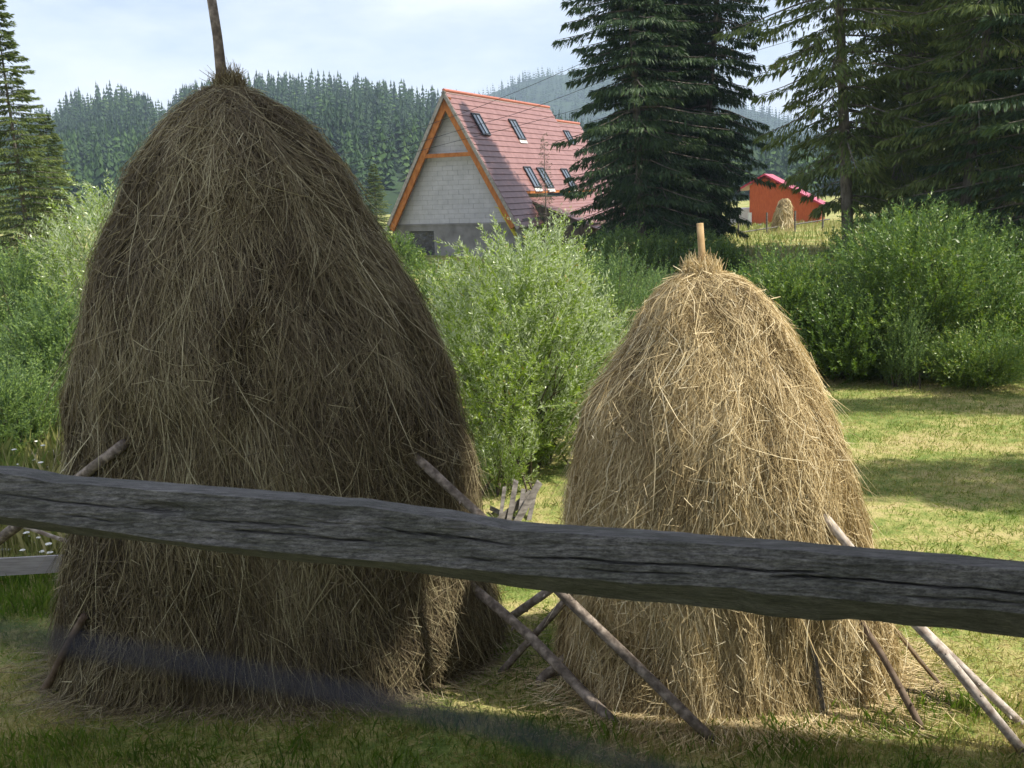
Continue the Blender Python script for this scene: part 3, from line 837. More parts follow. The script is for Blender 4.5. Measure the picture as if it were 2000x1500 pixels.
px_bush(2130, 20, 480, 260, 'shrub beyond the right edge of the hedge', M['bushleaf'], 119, 700, 24, .1, .025)
for i, (px, d, tp, w_, lb) in enumerate([(1215, 38, 455, 190, 'dark undergrowth bush right of the red annexe'), (1345, 40, 462, 150, 'dark undergrowth bush among the dark spruce trunks'), (1405, 36, 478, 80, 'small bush left of the dry slope'),
        (1720, 30, 415, 190, 'dark bush under the right hand spruces'), (1860, 30, 400, 220, 'dark bush behind the biggest hedge bush'), (1990, 29, 430, 260, 'dark bush under the edge spruce')]):
    px_bush(px, d, tp, w_, lb, M['bushleaf'], 140+i, 420, 24, .16, .045, rnd0=-.2)
# left side
px_bush(205, 21, 335, 330, 'tall bright willow behind the left shoulder of the tall haystack', M['willow'], 113, 1300, 26, .11, .025, rnd0=.1)
px_bush(20, 20, 470, 230, 'mid green bush at the left edge of the photo', M['bushblue'], 114, 1200, 26, .09, .022)
px_bush(100, 17.5, 570, 190, 'round green bush left of the tall haystack', M['bushblue'], 115, 1100, 26, .09, .02, rnd0=.05)
px_bush(-10, 15.5, 700, 170, 'low bush at the left edge above the flowers', M['bushblue'], 116, 900, 26, .07, .014)
px_bush(95, 16.2, 745, 130, 'low wispy shrub just left of the tall haystack', M['bushleaf'], 117, 800, 26, .07, .012, up=1.0)
px_bush(-160, 19, 520, 260, 'bush beyond the left edge', M['bushleaf'], 118, 700, 24, .1, .025)
c = G(985, 965)
shrub('willow_sapling', 'small willow sapling with narrow pale leaves by the broken fence', (c[0], c[1]), .95, [(0, .15), (.4, .4), (.8, .35), (1, .15)], 130, 26, .10, .013, M['willow'], 120, up=.9, stems=16, shoot=(.25, .45), rnd0=.1)

# ------------------------------------------------------------------ spruces
def spruce_proto(H, Rmax, seed, m, crown0=.12, dens=1.0, droop=.5, gap=0.0, leafn=1.0, prof_pow=.85, wild=.2, twig=.30, wf=1.0, low=6.0, lmin=.72):
    """local space: trunk along z; returns mesh data triple"""
    r = np.random.default_rng(seed)
    tz = np.linspace(-.6, H, 22)
    wx = .05*H/20*fbm(np.stack([tz*.15, tz*0, tz*0+seed], 1), 2, seed); wy = .05*H/20*fbm(np.stack([tz*.15, tz*0+5, tz*0+seed], 1), 2, seed)
    tr = np.interp(tz, [-.6, 0, 1.5, H], [.021*H*.62, .019*H*.55, .0085*H, .01])
    trunk = tube(np.stack([wx, wy, tz], 1), tr, 9, .08, seed)
    limbs, Q, A = [], [], []
    z = crown0*H
    while z < H*.985:
        f = (z/H-crown0)/(1-crown0)
        nb = int(r.integers(4, 7))
        a0 = r.uniform(0, 2*PI)
        for b in range(nb):
            if r.random() < gap*(1-f)*1.2: continue
            ang = a0+b*2*PI/nb+r.normal(0, .25)
            env = Rmax*min(1.0, (1-f)**prof_pow*1.12)*(lmin+(1-lmin)*min(1, f*low))
            L = env*r.uniform(1-wild*1.6, 1+wild)+.15
            zb = z+r.uniform(-.15, .15)
            rise = .10*L*(1 if f < .75 else 2.5)
            t = np.linspace(0, 1, 7)
            # limb curve: out, down, tip lifts
            px_ = L*t; pz = rise*t-droop*L*(t**1.6)*.62*(1-.75*f)+droop*.16*L*t**4
            dx, dy = math.cos(ang), math.sin(ang)
            pts = np.stack([dx*px_, dy*px_, zb+pz], 1)
            limbs.append(tube(pts[[0, 2, 4, 6]], np.array([.028, .02, .013, .005])*(.5+L/Rmax)*H/22, 3, cap=False))
            nt = int(54*dens*(.35+L/Rmax*.9))
            tt = r.uniform(.14, 1.02, nt)**.8
            cx_ = np.interp(tt, t, px_); cz = np.interp(tt, t, pz)+zb
            wmax = .34*L*np.sin(np.clip(tt, 0, 1)*PI*.86+.28)+.06
            s = r.uniform(-1, 1, nt)*wmax
            ctr = np.stack([dx*(cx_+np.abs(s)*.25)-dy*s, dy*(cx_+np.abs(s)*.25)+dx*s, cz-np.abs(s)*.22*droop-r.random(nt)*.05], 1)
            hang = r.random(nt)
            d = np.stack([dx*(.8)-dy*np.sign(s)*.6, dy*(.8)+dx*np.sign(s)*.6, np.zeros(nt)], 1)
            d[:, 2] = -.25-1.1*hang*droop*2*(.35+.65*(1-f))+.5*f
            d += r.normal(0, .25, (nt, 3)); d /= np.linalg.norm(d, axis=1)[:, None]
            bn = np.cross(d, r.normal(0, 1, (nt, 3))+np.array([0, 0, .6])); bn /= np.linalg.norm(bn, axis=1)[:, None]
            ln = twig*r.uniform(.55, 1.4, nt)*(.7+.6*hang)
            w = ln*r.uniform(.10, .22, nt)*wf
            mid = ctr+d*(ln*.42)[:, None]; tip = ctr+d*ln[:, None]
            Q.append(np.stack([ctr, mid+bn*w[:, None]*.5, tip, mid-bn*w[:, None]*.5], 1))
            A.append(np.clip(.30+.28*tt*r.uniform(.6, 1.2)+r.normal(0, .14, nt)+r.normal(0, .05), 0, 1))
        z += r.uniform(.30, .46)*H/22
    V = np.concatenate(Q).reshape(-1, 3); F = np.arange(len(V)).reshape(-1, 4)
    return trunk, merge(limbs), (V, F, np.repeat(np.concatenate(A), 4)), m
def spruce(proto, loc, label, rot=0.0, lean=(0, 0), scale=1.0, group='tall spruces round the meadow', name='spruce_tree', sq=None):
    trunk, limbs, (V, F, A), m = proto['data']
    root = thing(name, (0, 0, 0), label, 'tree', group)
    if 'me' not in proto:
        a = add('trunk', *trunk, M['bark'], root, smooth=True)
        b = add('branch', *limbs, M['bark'], root, kind='stuff')
        c_ = add('needles', V, F, m, root, attrs={'rnd': A}, kind='stuff')
        proto['me'] = (a.data, b.data, c_.data)
    else:
        for nm, me in zip(('trunk', 'branch', 'needles'), proto['me']):
            o = bpy.data.objects.new(nm, me); COL.objects.link(o); o.parent = root
            if nm != 'trunk': o['kind'] = 'stuff'
    root.location = loc
    root.rotation_euler = (rad(lean[1]), rad(lean[0]), rad(rot))
    root.rotation_mode = 'XYZ'
    root.scale = (scale,)*3 if sq is None else (scale*sq, scale*sq, scale)
    return root
prA = {'data': spruce_proto(24, 3.6, 201, M['needle'], .07, 5.7, .7, 0.03, wild=.28, twig=.25, wf=1.25)}
prB = {'data': spruce_proto(24, 3.5, 202, M['needle_olive'], .13, 4.6, .9, .12, wild=.4, twig=.24, wf=1.25, low=3.0, lmin=.45)}
prC = {'data': spruce_proto(24, 3.3, 203, M['needle_olive'], .06, 4.3, .7, .05, wild=.3, twig=.26, wf=1.35)}
prS = {'data': spruce_proto(5, .9, 204, M['needle'], .05, .22, .25, .25, wild=.3, twig=.10, prof_pow=1.3)}
def base(px, py, d):
    q = P(px, py, d); return (q[0], d, float(gz(q[0], d)))
spruce(prA, base(1256, 500, 44), 'dark spruce with a straight bare lower trunk just right of the house roof', 20, (-2.5, 0), 1.1, sq=.84)
spruce(prA, base(1366, 500, 47), 'dark dense spruce between the house and the orange house', 150, (-4, 0), 1.12, sq=.66)
spruce(prA, base(1310, 500, 49.5), 'spruce standing behind the pair of dark ones beside the house', 250, (-3, 0), 1.0, sq=.9)
spruce(prA, base(1285, 500, 46), 'dark spruce deep behind the gap beside the house', 70, (-3, 0), .95, sq=1.0)
spruce(prA, base(1340, 490, 48.5), 'dark spruce deep behind, next to the orange house', 10, (-3, 0), .9, sq=.8)
spruce(prB, base(1662, 480, 36), 'sunlit old spruce with a bare grey trunk right of the orange house', 40, (-7, 0), 1.0, sq=1.05)
spruce(prB, base(1728, 480, 39), 'spruce with a thinner trunk right behind the bare grey one', 190, (-6, 0), 1.0, sq=.9)
spruce(prC, base(1775, 480, 45), 'spruce in the dark middle of the right hand group', 80, (-5, 0), 1.05)
spruce(prB, base(1868, 470, 33), 'spruce with drooping brown twigs and a pale trunk above the biggest bush', 100, (-7, 0), .95, sq=.9)
spruce(prC, base(1960, 470, 37), 'dense spruce at the right edge', 10, (-4, 0), 1.1, sq=1.1)
spruce(prA, base(2040, 480, 31), 'dark green spruce partly outside the right edge', 200, (-4, 0), 1.0, sq=1.0)
spruce(prA, base(1890, 470, 46), 'dark spruce filling the back of the right hand group', 310, (-4, 0), 1.1, sq=1.1)
def top_scale(px_top, py_top, d, zb): return (P(px_top, py_top, d)[2]-zb)/24.0
b0 = base(52, 420, 33)
spruce(prC, b0, 'tall narrow spruce at the left edge against the sky', 60, (-1, 0), top_scale(15, -30, 33, b0[2])*1.0, sq=1.1)
b0 = base(95, 400, 42)
spruce(prC, b0, 'lower full spruce right of the tall one at the left edge', 210, (-2, 0), top_scale(90, 215, 42, b0[2]), sq=1.5)
b0 = base(-40, 400, 38)
spruce(prC, b0, 'spruce cut by the left edge of the photo', 330, (-2, 0), top_scale(-40, 180, 38, b0[2]), sq=1.5)
b0 = base(1068, 480, 41); s = (P(1064, 262, 41)[2]-b0[2])/5
spruce(prS, b0, 'thin young spruce with a bare leader in front of the roof windows', 0, (0, 0), s, None, 'young_spruce', sq=.62)
b0 = base(735, 420, 70); s = (P(722, 318, 70)[2]-b0[2])/24
spruce(prC, b0, 'distant lighter spruce right of the tall haystack below the forest', 0, (0, 0), s, sq=1.6)
b0 = base(655, 420, 90); s = (P(655, 360, 90)[2]-b0[2])/24
spruce(prC, b0, 'small distant spruce touching the right shoulder of the tall haystack', 0, (0, 0), s, sq=1.6)

# ------------------------------------------------------------------ A-frame house
HA = rad(25)
gv = np.array([math.cos(HA), -math.sin(HA), 0]); rv = np.array([math.sin(HA), math.cos(HA), 0]); zv = np.array([0, 0, 1.0])
APEX = P(867, 178, 52)
HW, HH = 3.85, 6.75                                  # roof half width and height
O0 = APEX-zv*APEX[2]                                 # gable line at z = 0
def hp(u, v, z): return O0+gv*u+rv*v+zv*z            # house coordinates, z absolute
ZA = APEX[2]; ZE = ZA-HH
gb = float(gz(O0[0], O0[1]))
house = thing('a_frame_house', O0+zv*gb, 'unfinished steep roofed house with block gable and red tiled roof', 'house')
def hbox(u0, u1, v0, v1, z0, z1): return np.array([hp(u, v, z) for (u, v, z) in boxv(u0, u1, v0, v1, z0, z1)])
RD = .55                                             # roof overhang in front of the gable wall
slope = math.hypot(HW, HH); sn = np.array([HH/slope, HW/slope])
# gable wall backing and blocks
wt = ZE+.15
wi = HW*.93
def tri_prism(hw, zb, zt, v0, v1):
    p = [(-hw, zb), (hw, zb), (0, zt)]
    V = [hp(u, v0, z) for u, z in p]+[hp(u, v1, z) for u, z in p]
    return V, [(0, 2, 1), (3, 4, 5), (0, 1, 4, 3), (1, 2, 5, 4), (2, 0, 3, 5)]
V, F = tri_prism(wi, wt, wt+(ZA-wt)*.93, RD+.012, RD+.3)
gw = add('gable_wall', V, F, M['mortar'], house)
def clip_poly(poly, a, b, c):                         # keep a*u+b*z<=c
    out = []
    for i in range(len(poly)):
        p, q = poly[i], poly[(i+1) % len(poly)]
        fp, fq = a*p[0]+b*p[1]-c, a*q[0]+b*q[1]-c
        if fp <= 0: out.append(p)
        if (fp < 0 < fq) or (fq < 0 < fp):
            t = fp/(fp-fq); out.append((p[0]+(q[0]-p[0])*t, p[1]+(q[1]-p[1])*t))
    return out
ch, bw = .245, .60
zt_ = wt+(ZA-wt)*.93
nrow = int((zt_-wt)/ch)+1
rb = random.Random(4)
for i in range(nrow):
    z0 = wt+i*ch+.006; z1 = wt+(i+1)*ch-.006
    hw = wi*(1-(z0-wt)/(zt_-wt))
    u = -wi-(.0 if i % 2 else .3)-rb.uniform(0, .12)
    while u < hw:
        u1 = u+bw
        poly = [(u+.006, z0), (u1-.006, z0), (u1-.006, z1), (u+.006, z1)]
        sl_ = wi/(zt_-wt)
        poly = clip_poly(poly, 1, sl_, wi+sl_*wt-.01)
        poly = clip_poly(poly, -1, sl_, wi+sl_*wt-.01)
        if len(poly) >= 3 and (max(p[0] for p in poly)-min(p[0] for p in poly)) > .06:
            pr_ = rb.uniform(-.004, .006); n_ = len(poly)
            V = [hp(a, RD-.012-pr_, b) for a, b in poly]+[hp(a, RD+.012, b) for a, b in poly]
            F = [tuple(range(n_)), tuple(range(n_, 2*n_))[::-1]]+[(j, j+n_, (j+1) % n_+n_, (j+1) % n_) for j in range(n_)]
            add('block', V, F, M['block'], gw)
        u = u1
# lower rendered wall with window opening: window from photo
wl_, wr_ = -1.55, -.62
def house_u(px, py):                                  # intersect a pixel ray with the gable wall plane
    d = ray(px, py); o = np.array([0, 0, CAM_H]); n_ = rv
    t = ((O0+rv*RD-o) @ n_)/(d @ n_); q = o+d*t
    return (q-O0) @ gv, q[2]
wu0, wz1 = house_u(800, 452); wu1, wz0 = house_u(850, 498)
ub = HW*.985
for (a, b, c_, d_) in ((-ub, wu0, gb-.3, wt), (wu1, ub, gb-.3, wt), (wu0, wu1, wz1, wt), (wu0, wu1, gb-.3, wz0)):
    add('rendered_wall', hbox(a, b, RD-.02, RD+.28, c_, d_), BOXF, M['render'], house)
wf = add('window', merge([(hbox(wu0, wu0+.05, RD+.08, RD+.14, wz0, wz1), BOXF), (hbox(wu1-.05, wu1, RD+.08, RD+.14, wz0, wz1), BOXF), (hbox(wu0+.05, wu1-.05, RD+.08, RD+.14, wz1-.05, wz1), BOXF), (hbox(wu0+.05, wu1-.05, RD+.08, RD+.14, wz0, wz0+.05), BOXF)])[0],
         merge([(np.zeros((8, 3)), BOXF)]*4)[1], M['darkframe'], house)
V, F = grid(np.linspace(wu0+.05, wu1-.05, 12), np.linspace(wz0+.05, wz1-.05, 12), lambda a, b: .02*np.sin(a*23+b*9))
V = np.array([hp(a, RD+.11+c_, b) for a, b, c_ in V])
add('plastic_sheet', V, F, M['foil'], wf, smooth=True)
add('sill_ledge', hbox(-ub+.02, ub-.02, RD-.06, RD-.021, wt-.09, wt-.0), BOXF, M['render'], house)
# side walls and back
HLEN = 13.8
for s in (-1, 1):
    add('side_wall', hbox(*sorted((s*(ub-.28), s*ub)), RD+.29, HLEN+5.4, gb-.3, ZE+.3), BOXF, M['render'], house)
# roof slabs
def roofpt(s, v, t, off=0.0):                         # s side, t distance down the slope, off outward
    return hp(s*(t*HW/slope+off*sn[0]), v, ZA-t*HH/slope+off*sn[1])
def rslab(s, v0, v1, t0, t1, o0, o1, dz=0.0):
    V = [roofpt(s, v, t, o)-zv*dz for (v, t, o) in boxv(v0, v1, t0, t1, o0, o1)]
    return V, (BOXF if s > 0 else [f[::-1] for f in BOXF])
slopeL = slope+.12
roof = add('roof', *rslab(1, 0, 3.2, .02, slopeL, -.14, 0), M['verge'], house)
add('roof', *rslab(1, 3.201, HLEN, .02, slopeL*17/23+.02, -.14, 0), M['verge'], house)
add('roof', *rslab(-1, 0, HLEN, .02, slopeL, -.14, 0), M['verge'], house)
nC = 23; cs = slopeL/nC
def course(s, v0, v1, k, dz=0.0, par=roof):
    t0, t1 = k*cs, (k+1)*cs+.03
    V = [roofpt(s, v0, t0, .004), roofpt(s, v1, t0, .004), roofpt(s, v1, t1, .022), roofpt(s, v0, t1, .022), roofpt(s, v0, t0, .018), roofpt(s, v1, t0, .018), roofpt(s, v1, t1, .052), roofpt(s, v0, t1, .052)]
    V = [q-zv*dz for q in V]
    return add('tile_course', V, BOXF if s > 0 else [f[::-1] for f in BOXF], M['tile'], None)
def reparent(o, p):
    me = o.data; off = Vector(house.location)
    me.transform(Matrix.Translation(-off)); o.parent = p
v_low = 3.2                                           # past this the main slope ends higher, above the annexe
for k in range(nC):
    vend = HLEN if k < 17 else v_low
    o = course(1, -.03, vend, k); reparent(o, roof)
    o = course(-1, -.03, HLEN, k); reparent(o, roof)
# rear lower section of the roof
DZ2 = .75
o = add('rear_roof', *rslab(1, HLEN+.01, HLEN+5.2, .02, slope, -.14, 0, DZ2), M['verge'], house)
add('rear_roof', *rslab(-1, HLEN+.01, HLEN+5.2, .02, slope, -.14, 0, DZ2), M['verge'], house)
for k in range(17):
    c_ = course(1, HLEN+.01, HLEN+5.25, k, DZ2); reparent(c_, o)
    c_ = course(-1, HLEN+.01, HLEN+5.25, k, DZ2); reparent(c_, o)
V, F = tube([hp(0, -.04, ZA+.05), hp(0, HLEN, ZA+.05)], .085, 8); add('ridge_cap', V, F, M['ridgecap'], house)
V, F = tube([hp(0, HLEN+.02, ZA+.05-DZ2), hp(0, HLEN+5.25, ZA+.05-DZ2)], .085, 8); add('ridge_cap', V, F, M['ridgecap'], house)
# verge boards, orange rafters and tie beam
for s in (-1, 1):
    add('verge_board', *rslab(s, -.075, -.032, -.02, slopeL+.05, -.15, .02), M['verge'], house)
    add('rafter', *rslab(s, .03, .17, .16, slope-.05, -.46, -.145), M['orangewood'], house)
tz_ = house_u(872, 304)[1]
tw = (ZA-tz_)*HW/HH-.35
add('tie_beam', hbox(-tw, tw, .05, .15, tz_-.10, tz_+.10), BOXF, M['orangewood'], house)
# roof windows
RN = gv*sn[0]+zv*sn[1]
def roof_uv(px, py):
    d = ray(px, py); o = np.array([0, 0, CAM_H]); t = ((APEX-o) @ RN)/(d @ RN); q = o+d*t
    return (q-O0) @ rv, ((q-APEX) @ (-(zv*HH/slope)+gv*HW/slope))
WINS = [((917, 222), (948, 266), 0), ((990, 234), (1026, 275), 1), ((1097, 256), (1120, 284), 0), ((1019, 327), (1050, 368), 1), ((1045, 329), (1080, 369), 1), ((1092, 331), (1122, 370), 1)]
wlabels = ['roof window in shade nearest the gable, upper row', 'divided roof window in the middle of the upper row', 'farthest roof window of the upper row', 'first roof window of the lower row', 'second roof window of the lower row', 'third roof window of the lower row']
for (a, b, fl), lab in zip(WINS, wlabels):
    v0, t0 = roof_uv(*a); v1, t1 = roof_uv(*b)
    wv = .95; v0 = v0; vv1 = v0+wv
    fr = [rslab(1, v0, v0+.07, t0, t1, .05, .13), rslab(1, vv1-.07, vv1, t0, t1, .05, .13), rslab(1, v0+.07, vv1-.07, t0, t0+.07, .05, .13), rslab(1, v0+.07, vv1-.07, t1-.07, t1, .05, .13), rslab(1, v0+.45, v0+.49, t0+.07, t1-.07, .05, .12)]
    V, F = merge(fr)
    w_ = add('roof_window', V, F, M['darkframe'], house, label=lab)
    for e0, e1 in ((v0+.07, v0+.45), (v0+.49, vv1-.07)):
        g_ = add('pane', *rslab(1, e0, e1, t0+.07, t1-.07, .06, .085), M['glass'], None); reparent(g_, w_)
    if fl:
        g_ = add('flashing', *rslab(1, v0-.02, vv1+.02, t1+.01, t1+.22, .056, .075), M['lead'], None); reparent(g_, w_)
# annexe with its own low roof on the right
e_t = 17*cs+.03
ez = ZA-e_t*HH/slope
eu = e_t*HW/slope
add('eave_board', hbox(eu-.10, eu+.03, v_low+.05, HLEN, ez-.12, ez-.0), BOXF, M['orangewood'], house)
add('annexe_wall', hbox(eu+.1, eu+3.6, v_low+.3, HLEN-.2, gb-.3, ez-1.75), BOXF, M['plank_dark'], house)
def annex_pt(u, v): return hp(u, v, ez-.35-(u-eu)*.42)
Vr = []
nA = 11
for k in range(nA):
    u0 = eu-.15+k*(4.1/nA); u1 = u0+4.1/nA+.03
    V = [annex_pt(u0, v_low+.1)-zv*.06, annex_pt(u1, v_low+.1)-zv*.045, annex_pt(u1, HLEN)-zv*.045, annex_pt(u0, HLEN)-zv*.06,
         annex_pt(u0, v_low+.1)-zv*.03, annex_pt(u1, v_low+.1)+zv*.005, annex_pt(u1, HLEN)+zv*.005, annex_pt(u0, HLEN)-zv*.03]
    if k == 0: ar = add('annexe_roof', V, BOXF, M['tile'], house)
    else: c_ = add('tile_course', V, BOXF, M['tile'], None); reparent(c_, ar)
# front cheek of the annexe
Vc = [hp(eu+.1, v_low+.31, gb-.3), hp(eu+3.6, v_low+.31, gb-.3), hp(eu+3.6, v_low+.31, ez-.35-3.6*.42-.09), hp(eu+.1, v_low+.31, ez-.53)]
Vc = Vc+[q+rv*.12-rv*.13*2 for q in Vc]
add('annexe_front', Vc, BOXF, M['plank_dark'], house)
# yellow plastic strip
ya = [P(968, 405, 51.2), P(980, 408, 51.1), P(990, 428, 51.1), P(1003, 452, 51.0), P(1012, 470, 51.0)]
L_, R_ = [], []
for i, q in enumerate(ya):
    w_ = [.10, .19, .17, .13, .08][i]
    L_.append(q+np.array([-w_, 0, .04])); R_.append(q+np.array([w_, 0, -.04]))
V = []
for a, b in zip(L_, R_): V += [a, (a+b)/2+np.array([0, -.07, .03]), b]
V = np.array(V); V = np.concatenate([V, V+np.array([0, .02, 0])])
F = []
for i in range(4):
    for j in range(2):
        a = i*3+j; F.append((a, a+1, a+4, a+3)); F.append((a+15, a+18, a+19, a+16))
tag(add('plastic_sheet_strip', V, F, M['yellow'], smooth=True), 'yellow plastic strip hanging at the right foot of the block gable', 'plastic sheet')

# ------------------------------------------------------------------ orange house, far haystack
g2 = np.array([math.cos(rad(20)), -math.sin(rad(20)), 0]); r2 = np.array([math.sin(rad(20)), math.cos(rad(20)), 0])
AP2 = P(1492, 343, 74)
O2 = AP2-zv*AP2[2]
def op(u, v, z): return O2+g2*u+r2*v+zv*z
gb2 = P(1490, 443, 74)[2]
oh = thing('orange_house', O2+zv*gb2, 'small bright orange house with a pinkish red roof behind the trees', 'house')
za, w2, h2 = AP2[2], 4.3, 2.4
V = [op(u, v, z) for v in (.35, 6.5) for (u, z) in ((-1.05, gb2-.4), (w2-.3, gb2-.4), (w2-.3, za-h2*(w2-.3)/w2-.12), (0, za-.12), (-1.05, za-h2*1.05/w2-.12))]
F = [(4, 3, 2, 1, 0), (5, 6, 7, 8, 9)]+[(i, (i+1) % 5, (i+1) % 5+5, i+5) for i in range(5)]
wall2 = add('wall', V, F, M['orangewall'], oh)
for z in np.arange(gb2, za-.3, .34):
    hwz = min(w2-.35, (za-.15-z)/h2*w2-.05)
    b_ = add('board', np.array([op(u, v, zz) for (u, v, zz) in boxv(-min(1.0, hwz), hwz, .315, .349, z, z+.315)]), BOXF, M['orangewall'], None)
    b_.data.transform(Matrix.Translation(-Vector(oh.location))); b_.parent = wall2
for s in (-1, 1):
    ww = w2+.2 if s > 0 else 1.9
    V = [op(s*u, v, za-u*h2/w2+o) for (u, v, o) in boxv(0, ww, 0, 6.9, 0, .14)]
    add('roof', V, BOXF if s > 0 else [f[::-1] for f in BOXF], M['pinkroof'], oh)
add('side_wall', np.array([op(u, v, z) for (u, v, z) in boxv(-2.6, -1.06, .8, 6.3, gb2-.6, gb2+1.3)]), BOXF, M['white'], oh)
V, F = tube([op(-1.0, .2, gb2-.2), op(-1.0, .2, gb2+1.05)], .14, 10); add('white_pipe', V, F, M['white'], oh)
V, F = tube([op(-.62, .05, gb2-.05), op(-.05, .05, gb2+.05)], [.16, .2], 8); tag(add('white_sack', V, F, M['white'], smooth=True), 'small white sack lying at the foot of the orange house', 'sack')
ROWS_F = [(414, 1533, 5), (420, 1533, 10), (432, 1531, 14), (446, 1529, 17), (462, 1528, 19), (476, 1527, 20)]
SF = Stack(ROWS_F, 63, 77, .03)
zf = float(gz(P(1528, 470, 63)[0], 63)); SF.z = SF.z-SF.z.min()+0.0
SF.sz = np.linspace(SF.z[-1], 0, 200); rr_ = np.interp(SF.sz, SF.z, SF.r); SF.s = np.concatenate([[0], np.cumsum(np.hypot(np.diff(SF.sz), np.diff(rr_)))])
hf_ = thing('haystack', (SF.cx[0], 63, 0), 'tiny far haystack in front of the orange house', 'haystack')
core(SF, M['core_new'], hf_); hay(SF, 2500, .3, .7, .02, .04, M['hay_new'], hf_, 71, lift=.05)
hf_.location = (SF.cx[0], 63, zf)
def bar(a, b, r): return tube([a, b], r, 6)
ff = thing('rail_fence', P(1500, 470, 60), 'thin dark rail fence on the dry slope below the orange house', 'fence')
for (a, b) in (((1440, 472), (1610, 452)), ((1440, 455), (1620, 428))):
    add('rail', *bar(P(*a, 60), P(*b, 66), .045), M['oldfence'], ff)
for px in (1442, 1497, 1552, 1606):
    q = P(px, 470, 61); zg = float(gz(q[0], 61)); add('post', *bar(np.array([q[0], 61, zg-.1]), np.array([q[0], 61, zg+1.25]), .06), M['oldfence'], ff)

# ------------------------------------------------------------------ power cables
CB = [([(1800, -190), (1385, 12), (1079, 150), (978, 192), (908, 220), (874, 231), (600, 325)], 'highest of the three power cables crossing before the red roof'),
      ([(1800, -60), (1430, 58), (1118, 182), (1020, 219), (947, 240), (897, 254), (600, 345)], 'middle one of the three power cables crossing before the red roof'),
      ([(1800, 10), (1460, 100), (1177, 200), (1070, 230), (964, 259), (852, 284), (600, 360)], 'lowest of the three power cables crossing before the red roof')]
for pts, lab in CB:
    pts3 = np.array([P(x, y, 48-(1000-x)*.008) for x, y in pts])
    s_ = np.linspace(0, len(pts)-1, 60); sm = np.stack([np.interp(s_, range(len(pts)), pts3[:, k]) for k in range(3)], 1)
    for _ in range(30): sm[1:-1] = (sm[:-2]+sm[1:-1]*2+sm[2:])/4
    V, F = tube(sm, .011, 5)
    tag(add('power_cable', V, F, M['cable']), lab, 'cable', 'power cables')

# ------------------------------------------------------------------ left boards, broken fence, flowers, brush
def board_fence(a0, a1, b0_, b1_, d, label, posts, thick=.03):
    """a: left top/bottom pixel, b: right top/bottom pixel"""
    q = [P(a0[0], a0[1], d), P(a0[0], a1, d), P(b0_[0], b0_[1], d-.05), P(b0_[0], b1_, d-.05)]
    root = thing('board_fence', (q[1][0], d, 0), label, 'fence')
    V = [q[1], q[3], q[3]+np.array([0, thick, 0]), q[1]+np.array([0, thick, 0]), q[0], q[2], q[2]+np.array([0, thick, 0]), q[0]+np.array([0, thick, 0])]
    add('board', V, BOXF, M['board'], root)
    for px in posts:
        c_ = P(px, (a0[1]+a1)/2, d+.08); z_ = float(gz(c_[0], d))
        v, f = tube([(c_[0], d+.09, z_-.2), (c_[0], d+.09, c_[2]+.12)], [.05, .045], 8, .15, px); add('post', v, f, M['oldfence'], root)
    return root
board_fence((-420, 1112), 1150, (420, 1070), 1100, 9.9, 'single long silver grey board low across the grass left of the tall haystack', (-300, 300))
board_fence((20, 889), 897, (420, 850), 858, 15.2, 'far grey rail with a post at the edge of the meadow grass at left', (105, 330))
bf = thing('broken_fence', G(1000, 1015), 'collapsed old fence of bleached planks and stakes between the haystacks', 'fence')
PL = [((1052, 945), (1000, 1035), .045, 0), ((1035, 965), (960, 1030), .05, .1), ((1008, 938), (992, 1030), .035, .15), ((1022, 958), (1012, 1030), .03, .05), ((985, 955), (975, 1030), .025, .2), ((958, 992), (1020, 1022), .03, .05), ((1046, 955), (1030, 1030), .03, .25), ((968, 1000), (940, 1030), .03, .3)]
for i, (a, b, w_, dd) in enumerate(PL):
    gq = G(b[0], b[1]); D = gq[1]+dd*.5
    A3, B3 = P(a[0], a[1], D+.35), P(b[0], b[1], D)
    ax = (B3-A3)/np.linalg.norm(B3-A3); sd = np.cross(ax, [0, 1, 0]); sd /= np.linalg.norm(sd)
    V = []
    for q in (A3, B3):
        for (s1, s2) in ((-1, -1), (1, -1), (1, 1), (-1, 1)): V.append(q+sd*w_*s1*.9+np.array([0, 1, 0])*.014*s2+ax*random.uniform(-.04, .04))
    add('plank' if i % 3 else 'stake', V, [(0, 1, 2, 3), (7, 6, 5, 4), (0, 4, 5, 1), (1, 5, 6, 2), (2, 6, 7, 3), (3, 7, 4, 0)], M['oldfence'], bf)

